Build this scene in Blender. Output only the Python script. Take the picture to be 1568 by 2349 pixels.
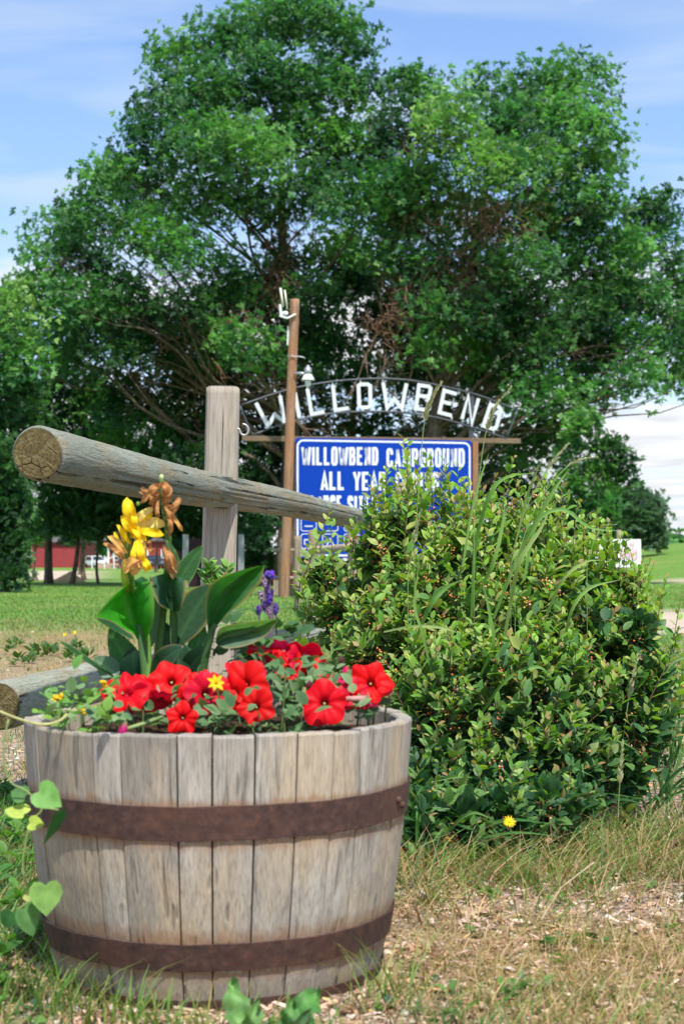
import bpy, math, random
import numpy as np
from mathutils import Vector, Matrix

# ------------------------------------------------------------------ camera, sky, sun, exposure
S = bpy.context.scene
for o in list(bpy.data.objects):
    bpy.data.objects.remove(o, do_unlink=True)
C = S.collection
CAM_H = 0.65
FPX = 3589.0                      # focal length in pixels of the 1568 x 2349 layout grid
PITCH = math.atan((1290.0 - 1174.5) / FPX)
cam_d = bpy.data.cameras.new('camera')
cam = bpy.data.objects.new('camera', cam_d)
C.objects.link(cam)
cam_d.sensor_fit = 'VERTICAL'
cam_d.sensor_height = 36.0
cam_d.sensor_width = 24.0
cam_d.lens = 36.0 * FPX / 2349.0
cam_d.clip_start = 0.05
cam_d.clip_end = 12000
cam.location = (0, 0, CAM_H)
cam.rotation_euler = (math.pi / 2 + PITCH, 0, 0)
cam_d.dof.use_dof = True
cam_d.dof.focus_distance = 4.5
cam_d.dof.aperture_fstop = 8.5
S.camera = cam

SUN_EL = math.radians(60)
SUN_ROT = math.radians(162)
W = bpy.data.worlds.new('World')
S.world = W
W.use_nodes = True
nt = W.node_tree
for n in list(nt.nodes):
    nt.nodes.remove(n)
def wn(t, **kw):
    n = nt.nodes.new(t)
    for k, v in kw.items():
        setattr(n, k, v)
    return n
out = wn('ShaderNodeOutputWorld'); bg = wn('ShaderNodeBackground')
bg.inputs['Strength'].default_value = 0.13
sky = wn('ShaderNodeTexSky', sky_type='NISHITA', sun_disc=False, sun_elevation=SUN_EL, sun_rotation=SUN_ROT,
         altitude=300, air_density=1.0, dust_density=0.6, ozone_density=2.2)
tc = wn('ShaderNodeTexCoord')
sep = wn('ShaderNodeSeparateXYZ')
nt.links.new(tc.outputs['Generated'], sep.inputs[0])
def wm(op, a, b=None, c=None, clamp=False):
    n = wn('ShaderNodeMath', operation=op); n.use_clamp = clamp
    for i, v in enumerate((a, b, c)):
        if v is None: continue
        if isinstance(v, (int, float)): n.inputs[i].default_value = v
        else: nt.links.new(v, n.inputs[i])
    return n.outputs[0]
zc = wm('MAXIMUM', sep.outputs['Z'], 0.0)
den = wm('ADD', zc, 0.10)
px = wm('DIVIDE', sep.outputs['X'], den); py = wm('DIVIDE', sep.outputs['Y'], den)
cmb = wn('ShaderNodeCombineXYZ'); nt.links.new(px, cmb.inputs[0]); nt.links.new(py, cmb.inputs[1])
# heaped clouds standing low over the horizon
n1 = wn('ShaderNodeTexNoise'); n1.inputs['Scale'].default_value = 1.1; n1.inputs['Detail'].default_value = 9; n1.inputs['Roughness'].default_value = 0.58
mp = wn('ShaderNodeMapping'); mp.inputs['Location'].default_value = (3.1, 7.7, 0.0)
nt.links.new(cmb.outputs[0], mp.inputs['Vector']); nt.links.new(mp.outputs[0], n1.inputs['Vector'])
low = wm('SUBTRACT', 1.0, wm('MULTIPLY', zc, 3.6), clamp=True)
thr = wm('SUBTRACT', wm('ADD', n1.outputs['Fac'], wm('MULTIPLY', low, 0.34)), 0.615)
cl = wm('MULTIPLY', thr, 7.0, clamp=True)
# thin high veil
n2 = wn('ShaderNodeTexNoise'); n2.inputs['Scale'].default_value = 2.0; n2.inputs['Detail'].default_value = 6; n2.inputs['Distortion'].default_value = 0.6
mp2 = wn('ShaderNodeMapping'); mp2.inputs['Scale'].default_value = (0.9, 1.9, 1); mp2.inputs['Rotation'].default_value = (0, 0, 0.5)
nt.links.new(cmb.outputs[0], mp2.inputs['Vector']); nt.links.new(mp2.outputs[0], n2.inputs['Vector'])
veil = wm('MULTIPLY', wm('SUBTRACT', n2.outputs['Fac'], 0.40), 3.2, clamp=True)
veil = wm('ADD', wm('ADD', 0.06, wm('MULTIPLY', veil, 0.62)), wm('MULTIPLY', wm('SUBTRACT', 0.36, zc, clamp=True), 0.75), clamp=True)
n3 = wn('ShaderNodeTexNoise'); n3.inputs['Scale'].default_value = 4.5; n3.inputs['Detail'].default_value = 5
nt.links.new(mp.outputs[0], n3.inputs['Vector'])
shade = wn('ShaderNodeValToRGB')
shade.color_ramp.elements[0].position = 0.32; shade.color_ramp.elements[0].color = (4.0, 4.15, 4.4, 1)
shade.color_ramp.elements[1].position = 0.62; shade.color_ramp.elements[1].color = (5.4, 5.45, 5.5, 1)
nt.links.new(n3.outputs['Fac'], shade.inputs[0])
tint = wn('ShaderNodeMix', data_type='RGBA', blend_type='MULTIPLY'); tint.inputs['Factor'].default_value = 1.0
nt.links.new(sky.outputs[0], tint.inputs['A']); tint.inputs['B'].default_value = (0.90, 1.0, 1.15, 1)
m1 = wn('ShaderNodeMix', data_type='RGBA'); m2 = wn('ShaderNodeMix', data_type='RGBA')
nt.links.new(veil, m1.inputs['Factor']); nt.links.new(tint.outputs['Result'], m1.inputs['A']); m1.inputs['B'].default_value = (3.5, 4.15, 4.95, 1)
nt.links.new(cl, m2.inputs['Factor']); nt.links.new(m1.outputs['Result'], m2.inputs['A']); nt.links.new(shade.outputs[0], m2.inputs['B'])
nt.links.new(m2.outputs['Result'], bg.inputs['Color'])
nt.links.new(bg.outputs[0], out.inputs[0])

sd = bpy.data.lights.new('sun', 'SUN'); sd.energy = 4.2; sd.angle = math.radians(0.8); sd.color = (1.0, 0.95, 0.87)
sun = bpy.data.objects.new('sun', sd); C.objects.link(sun)
sdir = Vector((math.sin(SUN_ROT) * math.cos(SUN_EL), math.cos(SUN_ROT) * math.cos(SUN_EL), math.sin(SUN_EL)))
sun.rotation_euler = sdir.to_track_quat('Z', 'Y').to_euler()
sun.location = (5, -8, 20)
S.view_settings.view_transform = 'Standard'
S.view_settings.look = 'None'
S.view_settings.gamma = 1.0
S.view_settings.use_curve_mapping = False
S.view_settings.exposure = 0.62
S.render.engine = 'CYCLES'
S.cycles.max_bounces = 7; S.cycles.transmission_bounces = 5; S.cycles.diffuse_bounces = 3; S.cycles.transparent_max_bounces = 6

# ------------------------------------------------------------------ helpers
rng = np.random.default_rng(7)
R = random.Random(11)
def P(px, py, Y):
    """world point seen at layout pixel (px, py) at distance Y ahead of the camera"""
    u = (px - 784.0) / FPX; v = (1174.5 - py) / FPX
    c, s = math.cos(PITCH), math.sin(PITCH)
    dy = c - v * s; dz = s + v * c
    t = Y / dy
    return Vector((u * t, Y, CAM_H + dz * t))
def sz(n_px, Y):
    return n_px / FPX * Y

def tag(o, label=None, cat=None, group=None, kind=None):
    if label: o['label'] = label
    if cat: o['category'] = cat
    if group: o['group'] = group
    if kind: o['kind'] = kind
    return o
def empty(name, loc, label, cat, group=None, kind=None):
    o = bpy.data.objects.new(name, None); C.objects.link(o); o.location = loc
    o.empty_display_size = 0.1
    return tag(o, label, cat, group, kind)
def link(name, me, mat=None, parent=None, world=True):
    """link a mesh whose vertices are in world space; children are shifted into the parent's space"""
    if mat is not None:
        me.materials.clear()
        for m in (mat if isinstance(mat, (list, tuple)) else [mat]):
            me.materials.append(m)
    o = bpy.data.objects.new(name, me); C.objects.link(o)
    if parent is not None:
        o.parent = parent
        if world:
            if parent.type == 'EMPTY' or parent.parent is None:
                off = Vector(parent.location)
            p = parent; off = Vector((0, 0, 0))
            while p is not None:
                off += Vector(p.location); p = p.parent
            o.location = -off
    return o
def npmesh(name, V, F, col=None, smooth=False, mi=None):
    """V (n,3), F list of faces or (m,k) array, col (n,3)"""
    me = bpy.data.meshes.new(name)
    V = np.asarray(V, dtype=np.float32)
    if isinstance(F, np.ndarray):
        m, k = F.shape
        me.vertices.add(len(V)); me.vertices.foreach_set('co', V.ravel())
        me.loops.add(m * k); me.loops.foreach_set('vertex_index', F.astype(np.int32).ravel())
        me.polygons.add(m)
        me.polygons.foreach_set('loop_start', np.arange(0, m * k, k, dtype=np.int32))
        me.polygons.foreach_set('loop_total', np.full(m, k, dtype=np.int32))
        if mi is not None: me.polygons.foreach_set('material_index', np.asarray(mi, dtype=np.int32))
        if smooth: me.polygons.foreach_set('use_smooth', np.ones(m, dtype=bool))
        me.update(calc_edges=True)
    else:
        me.from_pydata([tuple(map(float, v)) for v in V], [], F)
        if mi is not None:
            for p_, q in zip(me.polygons, mi): p_.material_index = q
        if smooth:
            for p_ in me.polygons: p_.use_smooth = True
        me.update()
    if col is not None:
        a = me.color_attributes.new('Col', 'FLOAT_COLOR', 'POINT')
        c4 = np.ones((len(V), 4), dtype=np.float32); c4[:, :3] = col
        a.data.foreach_set('color', c4.ravel())
    return me

class MB:
    """collects polygons; one build() = one mesh object"""
    def __init__(s): s.v = []; s.f = []; s.c = []; s.m = []
    def add(s, V, F, col=(1, 1, 1), m=0):
        b = len(s.v)
        for i, v in enumerate(V):
            s.v.append(tuple(v)); s.c.append(col if not isinstance(col, list) else col[i])
        for f in F: s.f.append(tuple(b + i for i in f)); s.m.append(m)
        return s
    def box(s, c, d, rot=None, col=(1, 1, 1), m=0, bev=0.0):
        c = Vector(c); hx, hy, hz = d[0] / 2, d[1] / 2, d[2] / 2
        V = [Vector((x, y, z)) for x in (-hx, hx) for y in (-hy, hy) for z in (-hz, hz)]
        if rot is not None: V = [rot @ v for v in V]
        V = [v + c for v in V]
        return s.add(V, [(0, 1, 3, 2), (4, 6, 7, 5), (0, 4, 5, 1), (2, 3, 7, 6), (0, 2, 6, 4), (1, 5, 7, 3)], col, m)
    def bar(s, a, b, w, h=None, up=Vector((0, 0, 1)), col=(1, 1, 1), m=0):
        a, b = Vector(a), Vector(b); h = w if h is None else h
        d = (b - a); L = d.length; d = d.normalized()
        x = d.cross(up)
        if x.length < 1e-4: x = d.cross(Vector((0, 1, 0)))
        x.normalize(); y = x.cross(d).normalized()
        rot = Matrix((x, d, y)).transposed()
        return s.box((a + b) / 2, (w, L, h), rot, col, m)
    def tube(s, pts, rad, n=8, col=(1, 1, 1), m=0, cap=True, flat=1.0):
        pts = [Vector(p) for p in pts]
        if not isinstance(rad, (list, tuple)): rad = [rad] * len(pts)
        V = []; ref = None
        for i, p in enumerate(pts):
            d = (pts[min(i + 1, len(pts) - 1)] - pts[max(i - 1, 0)])
            if d.length < 1e-9: d = Vector((0, 0, 1))
            d.normalize()
            if ref is None:
                ref = d.cross(Vector((0.31, 0.95, 0.12))); 
                if ref.length < 1e-3: ref = d.cross(Vector((1, 0, 0)))
            x = (ref - d * ref.dot(d)).normalized(); ref = x; y = d.cross(x)
            for k in range(n):
                a = 2 * math.pi * k / n
                V.append(p + (x * math.cos(a) + y * math.sin(a) * flat) * rad[i])
        F = [(i * n + k, i * n + (k + 1) % n, (i + 1) * n + (k + 1) % n, (i + 1) * n + k) for i in range(len(pts) - 1) for k in range(n)]
        if cap:
            F.append(tuple(range(n - 1, -1, -1))); F.append(tuple((len(pts) - 1) * n + k for k in range(n)))
        cc = col if not isinstance(col, list) else [col[i // n] for i in range(len(V))]
        return s.add(V, F, cc, m)
    def lathe(s, prof, n=24, origin=(0, 0, 0), col=(1, 1, 1), m=0, M=None):
        o = Vector(origin); V = []
        for r, z in prof:
            for k in range(n):
                a = 2 * math.pi * k / n
                v = Vector((r * math.cos(a), r * math.sin(a), z))
                if M is not None: v = M @ v
                V.append(o + v)
        F = [(i * n + k, i * n + (k + 1) % n, (i + 1) * n + (k + 1) % n, (i + 1) * n + k) for i in range(len(prof) - 1) for k in range(n)]
        return s.add(V, F, col, m)
    def sphere(s, c, r, n=8, k=5, col=(1, 1, 1), m=0, sc=(1, 1, 1)):
        prof = [(max(1e-4, math.sin(math.pi * i / k)) * r, -math.cos(math.pi * i / k) * r) for i in range(k + 1)]
        return s.lathe(prof, n, c, col, m, Matrix.Diagonal(Vector(sc)))
    def build(s, name, mat, parent=None, smooth=False, col=True, world=True):
        me = npmesh(name, np.array(s.v, dtype=np.float32).reshape(-1, 3), s.f, np.array(s.c) if col else None, smooth, s.m)
        return link(name, me, mat, parent, world)

def rounded(o, w=0.004, seg=2):
    b = o.modifiers.new('edge', 'BEVEL'); b.width = w; b.segments = seg; b.limit_method = 'ANGLE'; b.angle_limit = math.radians(40)
    return o

def scatter(tv, tf, org, M, col, colgrad=None):
    """copies of a small template: tv (k,3), tf (f,q), org (N,3), M (N,3,3) columns = axes, col (N,3); colgrad (k,) multiplies colour per template vertex"""
    tv = np.asarray(tv, dtype=np.float32); tf = np.asarray(tf)
    N, k = len(org), len(tv)
    V = np.einsum('nij,kj->nki', M, tv) + org[:, None, :]
    F = tf[None] + (np.arange(N) * k)[:, None, None]
    c = np.repeat(np.asarray(col)[:, None, :], k, axis=1)
    if colgrad is not None: c = c * np.asarray(colgrad)[None, :, None]
    return V.reshape(-1, 3), F.reshape(-1, tf.shape[1]), c.reshape(-1, 3)
def unit(a): return a / np.maximum(np.linalg.norm(a, axis=-1, keepdims=True), 1e-9)
def frames(d, nrm, size, width=None, thick=None):
    """matrices whose Y axis is d (length size), X axis across, Z axis the normal"""
    d = unit(d); x = unit(np.cross(d, nrm)); z = np.cross(x, d)
    size = np.asarray(size).reshape(-1, 1); width = size if width is None else np.asarray(width).reshape(-1, 1)
    thick = width if thick is None else np.asarray(thick).reshape(-1, 1)
    return np.stack([x * width, d * size, z * thick], axis=-1)
def catm(pts, n=8):
    pts = [np.array(p, dtype=float) for p in pts]; q = [2 * pts[0] - pts[1]] + pts + [2 * pts[-1] - pts[-2]]; o = []
    for i in range(1, len(q) - 2):
        for j in range(n):
            t = j / n; a, b, c, d = q[i - 1], q[i], q[i + 1], q[i + 2]
            o.append(0.5 * ((2 * b) + (c - a) * t + (2 * a - 5 * b + 4 * c - d) * t * t + (3 * b - a - 3 * c + d) * t ** 3))
    o.append(pts[-1]); return o

# ------------------------------------------------------------------ materials
class NT:
    def __init__(s, name):
        s.m = bpy.data.materials.new(name); s.m.use_nodes = True; s.t = s.m.node_tree
        for n in list(s.t.nodes): s.t.nodes.remove(n)
        s.out = s.n('ShaderNodeOutputMaterial')
    def n(s, t, **kw):
        n = s.t.nodes.new(t)
        for k, v in kw.items(): setattr(n, k, v)
        return n
    def set(s, sock, v):
        if isinstance(v, (int, float)): sock.default_value = v
        elif isinstance(v, (tuple, list)): sock.default_value = tuple(v) + ((1,) if len(v) == 3 and len(sock.default_value) == 4 else ())
        else: s.t.links.new(v, sock)
    def math(s, op, a, b=None, clamp=False):
        n = s.n('ShaderNodeMath', operation=op); n.use_clamp = clamp
        s.set(n.inputs[0], a)
        if b is not None: s.set(n.inputs[1], b)
        return n.outputs[0]
    def mix(s, f, a, b, mode='MIX'):
        n = s.n('ShaderNodeMix', data_type='RGBA', blend_type=mode)
        s.set(n.inputs['Factor'], f); s.set(n.inputs['A'], a); s.set(n.inputs['B'], b); return n.outputs['Result']
    def coord(s, kind='Object', scale=(1, 1, 1), loc=(0, 0, 0), rot=(0, 0, 0)):
        t = s.n('ShaderNodeTexCoord'); m = s.n('ShaderNodeMapping')
        m.inputs['Scale'].default_value = scale; m.inputs['Location'].default_value = loc; m.inputs['Rotation'].default_value = rot
        s.t.links.new(t.outputs[kind], m.inputs['Vector']); return m.outputs[0]
    def noise(s, vec, scale, detail=4, rough=0.55, dist=0.0):
        n = s.n('ShaderNodeTexNoise'); n.inputs['Scale'].default_value = scale; n.inputs['Detail'].default_value = detail
        n.inputs['Roughness'].default_value = rough; n.inputs['Distortion'].default_value = dist
        s.set(n.inputs['Vector'], vec); return n.outputs['Fac']
    def ramp(s, f, stops, interp='LINEAR'):
        n = s.n('ShaderNodeValToRGB'); cr = n.color_ramp; cr.interpolation = interp
        while len(cr.elements) > 1: cr.elements.remove(cr.elements[0])
        for i, (p_, c) in enumerate(stops):
            e = cr.elements[0] if i == 0 else cr.elements.new(p_)
            e.position = p_; c = (c, c, c) if isinstance(c, (int, float)) else c
            e.color = tuple(c) + (1,)
        s.set(n.inputs[0], f); return n.outputs[0]
    def attr(s, name='Col'):
        n = s.n('ShaderNodeVertexColor'); n.layer_name = name; return n.outputs['Color']
    def bump(s, h, strength=0.5, dist=0.01, nrm=None):
        n = s.n('ShaderNodeBump'); n.inputs['Strength'].default_value = strength; n.inputs['Distance'].default_value = dist
        s.set(n.inputs['Height'], h)
        if nrm is not None: s.set(n.inputs['Normal'], nrm)
        return n.outputs[0]
    def bsdf(s, col, rough=0.8, spec=0.3, nrm=None, metal=0.0, **kw):
        b = s.n('ShaderNodeBsdfPrincipled'); s.set(b.inputs['Base Color'], col); s.set(b.inputs['Roughness'], rough)
        s.set(b.inputs['Specular IOR Level'], spec); s.set(b.inputs['Metallic'], metal)
        if nrm is not None: s.set(b.inputs['Normal'], nrm)
        for k, v in kw.items(): s.set(b.inputs[k], v)
        return b.outputs[0]
    def end(s, sh):
        s.t.links.new(sh, s.out.inputs['Surface']); return s.m
    def leafy(s, col, rough=0.45, spec=0.4, trans=0.35, tcol=None, nrm=None):
        b = s.bsdf(col, rough, spec, nrm)
        t = s.n('ShaderNodeBsdfTranslucent')
        s.set(t.inputs['Color'], tcol if tcol is not None else col)
        if nrm is not None: s.set(t.inputs['Normal'], nrm)
        m = s.n('ShaderNodeMixShader'); m.inputs[0].default_value = trans
        s.t.links.new(b, m.inputs[1]); s.t.links.new(t.outputs[0], m.inputs[2]); return s.end(m.outputs[0])

def mat_plain(name, col, rough=0.6, spec=0.4, metal=0.0, var=0.15, sc=12.0, bump=0.0):
    m = NT(name); co = m.coord(); f = m.noise(co, sc, 5)
    c2 = tuple(x * (1 - var) for x in col); c3 = tuple(min(1, x * (1 + var)) for x in col)
    c = m.ramp(f, [(0.3, c2), (0.7, c3)])
    return m.end(m.bsdf(c, rough, spec, m.bump(f, bump, 0.01) if bump else None, metal))
def mat_leaf(name, trans=0.35, rough=0.42, spec=0.4, tmul=(1.3, 1.5, 0.6), sc=60.0, var=0.25):
    m = NT(name); c = m.attr(); f = m.noise(m.coord(), sc, 2)
    v = m.ramp(f, [(0.3, 1 - var), (0.7, 1 + var)])
    col = m.mix(1.0, c, v, 'MULTIPLY'); tc_ = m.mix(1.0, col, tmul, 'MULTIPLY')
    return m.leafy(col, rough, spec, trans, tc_)
def mat_wood(name, light, mid, dark, grain=60.0, stretch=0.05, crack=0.6, mott=3.0, patch=None, bstr=0.6, bdist=0.003, stain=None, rough=0.85):
    """weathered wood; grain runs along local Z"""
    m = NT(name)
    co = m.coord('Object', (1, 1, stretch)); cf = m.coord('Object', (1, 1, 0.35))
    oi = m.n('ShaderNodeObjectInfo')
    shift = m.n('ShaderNodeVectorMath', operation='ADD'); m.set(shift.inputs[0], co)
    rv = m.n('ShaderNodeVectorMath', operation='SCALE'); rv.inputs[0].default_value = (7, 11, 5); m.set(rv.inputs['Scale'], oi.outputs['Random'])
    m.set(shift.inputs[1], rv.outputs[0]); co = shift.outputs[0]
    cc_ = m.coord('Object', (1, 1, stretch * 0.22)); shift2 = m.n('ShaderNodeVectorMath', operation='ADD'); m.set(shift2.inputs[0], cc_); m.set(shift2.inputs[1], rv.outputs[0])
    g = m.noise(co, grain, 6, 0.65, 0.3); g2 = m.noise(co, grain * 3.2, 4, 0.6)
    mo = m.noise(cf, mott, 4, 0.6)
    c = m.ramp(g, [(0.31, dark), (0.475, mid), (0.63, light)])
    c = m.mix(m.ramp(g2, [(0.35, 0.0), (0.6, 0.55)]), c, light)
    c = m.mix(m.ramp(mo, [(0.42, 0.75), (0.62, 0.0)]), c, mid)
    c = m.mix(1.0, c, m.ramp(oi.outputs['Random'], [(0, 0.76), (1, 1.14)]), 'MULTIPLY')
    if patch is not None:
        c = m.mix(m.ramp(m.noise(cf, mott * 1.7, 5, 0.65), [(0.47, 0.0), (0.62, 0.75)]), c, patch)
    ck = m.noise(shift2.outputs[0], grain * 1.5, 1, 0.4, 0.0)
    cr = m.ramp(ck, [(0.64, 0.0), (0.70, 1.0)])
    br = m.ramp(m.noise(cf, mott * 2.2, 2), [(0.42, 0.0), (0.56, 1.0)])
    cr = m.math('MULTIPLY', m.math('MULTIPLY', cr, br), crack)
    fine = m.noise(co, grain * 7, 3, 0.6)
    c = m.mix(1.0, c, m.ramp(fine, [(0.3, 0.62), (0.5, 1.0), (0.7, 1.18)]), 'MULTIPLY')
    c = m.mix(cr, c, tuple(x * 0.25 for x in dark))
    if stain is not None:
        c = stain(m, c)
    h = m.math('SUBTRACT', m.math('MULTIPLY', g, 0.6), m.math('MULTIPLY', cr, 1.2))
    h = m.math('ADD', h, m.math('MULTIPLY', g2, 0.25))
    return m.end(m.bsdf(c, rough, 0.2, m.bump(h, bstr, bdist)))

M_ = {}
M_['bush_leaf'] = mat_leaf('shrub_leaf', 0.34, 0.5, 0.3, (1.5, 1.7, 0.5), 70, 0.2)
M_['tree_leaf'] = mat_leaf('tree_leaf', 0.40, 0.5, 0.35, (1.1, 1.5, 0.8), 0.9, 0.22)
M_['grass'] = mat_leaf('grass_blade', 0.35, 0.5, 0.3, (1.25, 1.4, 0.6), 2.0, 0.15)
M_['petal'] = mat_leaf('petal', 0.30, 0.55, 0.2, (1.1, 0.9, 0.9), 90, 0.08)
M_['stem'] = mat_leaf('stem', 0.05, 0.6, 0.2, (1, 1, 1), 80, 0.15)
M_['litter'] = mat_leaf('straw_litter', 0.1, 0.8, 0.1, (1, 1, 1), 30, 0.15)
# ------------------------------------------------------------------ ground
def smooth(e0, e1, x):
    t = np.clip((x - e0) / (e1 - e0), 0, 1); return t * t * (3 - 2 * t)
def vnoise(x, y, s=1.0, seed=0, oct=4):
    """cheap value noise in numpy, 0..1"""
    r = np.zeros_like(x, dtype=float); amp = 1; tot = 0; fx, fy = x / s + seed * 17.3, y / s - seed * 9.1
    for o in range(oct):
        ix, iy = np.floor(fx), np.floor(fy); u, v = fx - ix, fy - iy; u = u * u * (3 - 2 * u); v = v * v * (3 - 2 * v)
        def h(a, b): 
            q = np.sin(a * 127.1 + b * 311.7 + seed * 74.7 + o * 13.7) * 43758.5453; return q - np.floor(q)
        n = (h(ix, iy) * (1 - u) + h(ix + 1, iy) * u) * (1 - v) + (h(ix, iy + 1) * (1 - u) + h(ix + 1, iy + 1) * u) * v
        r += n * amp; tot += amp; amp *= 0.5; fx, fy = fx * 2.03, fy * 2.03
    return r / tot
def gz(x, y):
    x = np.asarray(x, dtype=float); y = np.asarray(y, dtype=float)
    z = (vnoise(x, y, 0.5, 1, 3) - 0.5) * 0.03 * smooth(14, 6, y) + (vnoise(x, y, 2.5, 2, 2) - 0.5) * 0.05 * smooth(1.5, 4, y)
    # the grassy rise on the right, far off
    hill = smooth(6, 22, x) * smooth(34, 85, y) * 1.85
    hill += smooth(15, 60, x) * smooth(60, 130, y) * 0.7
    z = z + hill * (1 - smooth(160, 420, y))
    near = np.exp(-(((x + 0.2) / 0.9) ** 2 + ((y - 2.55) / 0.9) ** 2))
    return z * (1 - near * 0.8)
def m_sand(x, y):
    n = vnoise(x, y, 1.6, 5, 4)
    right = smooth(2.4, 3.2, x + (n - 0.5) * 1.2) * smooth(11.2, 12.6, y + (n - 0.5) * 2.0) * (1 - smooth(20.0, 22.0, y + (n - 0.5) * 2.0)) 
    left = smooth(52, 60, y + (n - 0.5) * 6) * (1 - smooth(112, 124, y)) * smooth(-8.6, -10.6, x + (y - 60) * 0.15 + (n - 0.5) * 2)
    stripe = smooth(44, 46, y) * (1 - smooth(50, 52, y)) * smooth(9.0, 11.0, x) * 0.8
    return np.clip(np.maximum(np.maximum(right, left), stripe), 0, 1)
def m_gravel(x, y):
    n = vnoise(x, y, 0.9, 8, 4); k = vnoise(x, y, 2.6, 9, 2)
    near = (1 - smooth(6.5, 13.0, y + (k - 0.5) * 5)) * smooth(0.36, 0.50, n + (k - 0.5) * 0.3)
    patch = np.exp(-(((x + 1.9) / 1.0) ** 2 + ((y - 7.6) / 1.3) ** 2)) * 0.8
    return np.clip(np.maximum(near, patch * smooth(0.3, 0.5, n)), 0, 1)
def m_green(x, y):
    n = vnoise(x, y, 1.7, 12, 4)
    g = smooth(11.5, 20.5, y + (n - 0.5) * 9 + smooth(-1.6, -0.5, x) * 6.0)
    return np.clip(g, 0, 1)

def ground_mesh():
    ys = [-40, -20, -8, -3]; y = -1.0
    while y < 6500:
        ys.append(y); y += 0.09 if y < 7 else (0.25 if y < 24 else (1.5 if y < 140 else y * 0.18))
    ys = np.array(ys); k = np.linspace(-1, 1, 151)
    X = np.zeros((len(ys), len(k))); Y = np.zeros_like(X)
    for i, y in enumerate(ys):
        half = 2.6 + max(0, y) * 0.62 + max(0, -y) * 1.0 + (max(0, y - 200) * 1.2)
        kk = np.sign(k) * np.abs(k) ** (1.0 if y < 25 else 1.25)
        X[i] = kk * half * (1.0 if y < 30 else 1 + min(2.2, (y - 30) / 40)); Y[i] = y
    Z = gz(X, Y)
    V = np.stack([X, Y, Z], -1).reshape(-1, 3)
    n0, n1 = X.shape; a = (np.arange(n0 - 1)[:, None] * n1 + np.arange(n1 - 1)[None]).ravel()
    F = np.stack([a, a + 1, a + n1 + 1, a + n1], -1)
    x, y = V[:, 0], V[:, 1]
    col = np.stack([m_green(x, y), m_sand(x, y), m_gravel(x, y)], -1)
    return npmesh('ground', V, F, col, True)

m = NT('ground_earth')
co = m.coord('Object'); a = m.attr(); s3 = m.n('ShaderNodeSeparateColor'); m.set(s3.inputs[0], a)
fine = m.noise(co, 45, 6, 0.7); med = m.noise(co, 7, 5, 0.6); big = m.noise(co, 0.8, 4, 0.6)
vor = m.n('ShaderNodeTexVoronoi'); vor.inputs['Scale'].default_value = 60; m.set(vor.inputs['Vector'], co)
peb = m.n('ShaderNodeSeparateColor'); m.set(peb.inputs[0], vor.outputs['Color'])
soil = m.ramp(fine, [(0.3, (0.15, 0.095, 0.06)), (0.5, (0.27, 0.18, 0.115)), (0.72, (0.46, 0.34, 0.24))])
dry = m.ramp(m.noise(co, 26, 5, 0.7, 0.5), [(0.3, (0.17, 0.15, 0.05)), (0.5, (0.34, 0.27, 0.11)), (0.7, (0.50, 0.41, 0.20))])
grav = m.mix(0.75, soil, m.ramp(peb.outputs[0], [(0.0, (0.26, 0.18, 0.13)), (0.45, (0.42, 0.31, 0.24)), (0.8, (0.52, 0.41, 0.33)), (1.0, (0.62, 0.52, 0.44))]))
lawn = m.ramp(m.noise(co, 9, 6, 0.75), [(0.3, (0.06, 0.14, 0.02)), (0.5, (0.12, 0.25, 0.04)), (0.72, (0.22, 0.36, 0.075))])
lawn = m.mix(m.ramp(m.noise(co, 0.35, 4, 0.6), [(0.48, 0.0), (0.70, 0.45)]), lawn, (0.30, 0.30, 0.09))
sand = m.ramp(m.noise(co, 5, 6, 0.7), [(0.3, (0.44, 0.34, 0.25)), (0.7, (0.62, 0.51, 0.40))])
c = m.mix(m.ramp(med, [(0.4, 0.15), (0.6, 0.85)]), soil, dry)
c = m.mix(s3.outputs[2], c, grav)
gmask = m.math('ADD', s3.outputs[0], m.math('MULTIPLY', m.math('SUBTRACT', med, 0.5), 0.9), clamp=True)
c = m.mix(gmask, c, lawn); c = m.mix(s3.outputs[1], c, sand)
M_['ground'] = m.end(m.bsdf(c, 0.95, 0.1, m.bump(m.math('ADD', fine, m.math('MULTIPLY', peb.outputs[1], 0.5)), 0.8, 0.02)))
go = link('ground', ground_mesh(), M_['ground']); tag(go, 'dry patchy ground turning into mown green lawn', None, None, 'structure')

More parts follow.
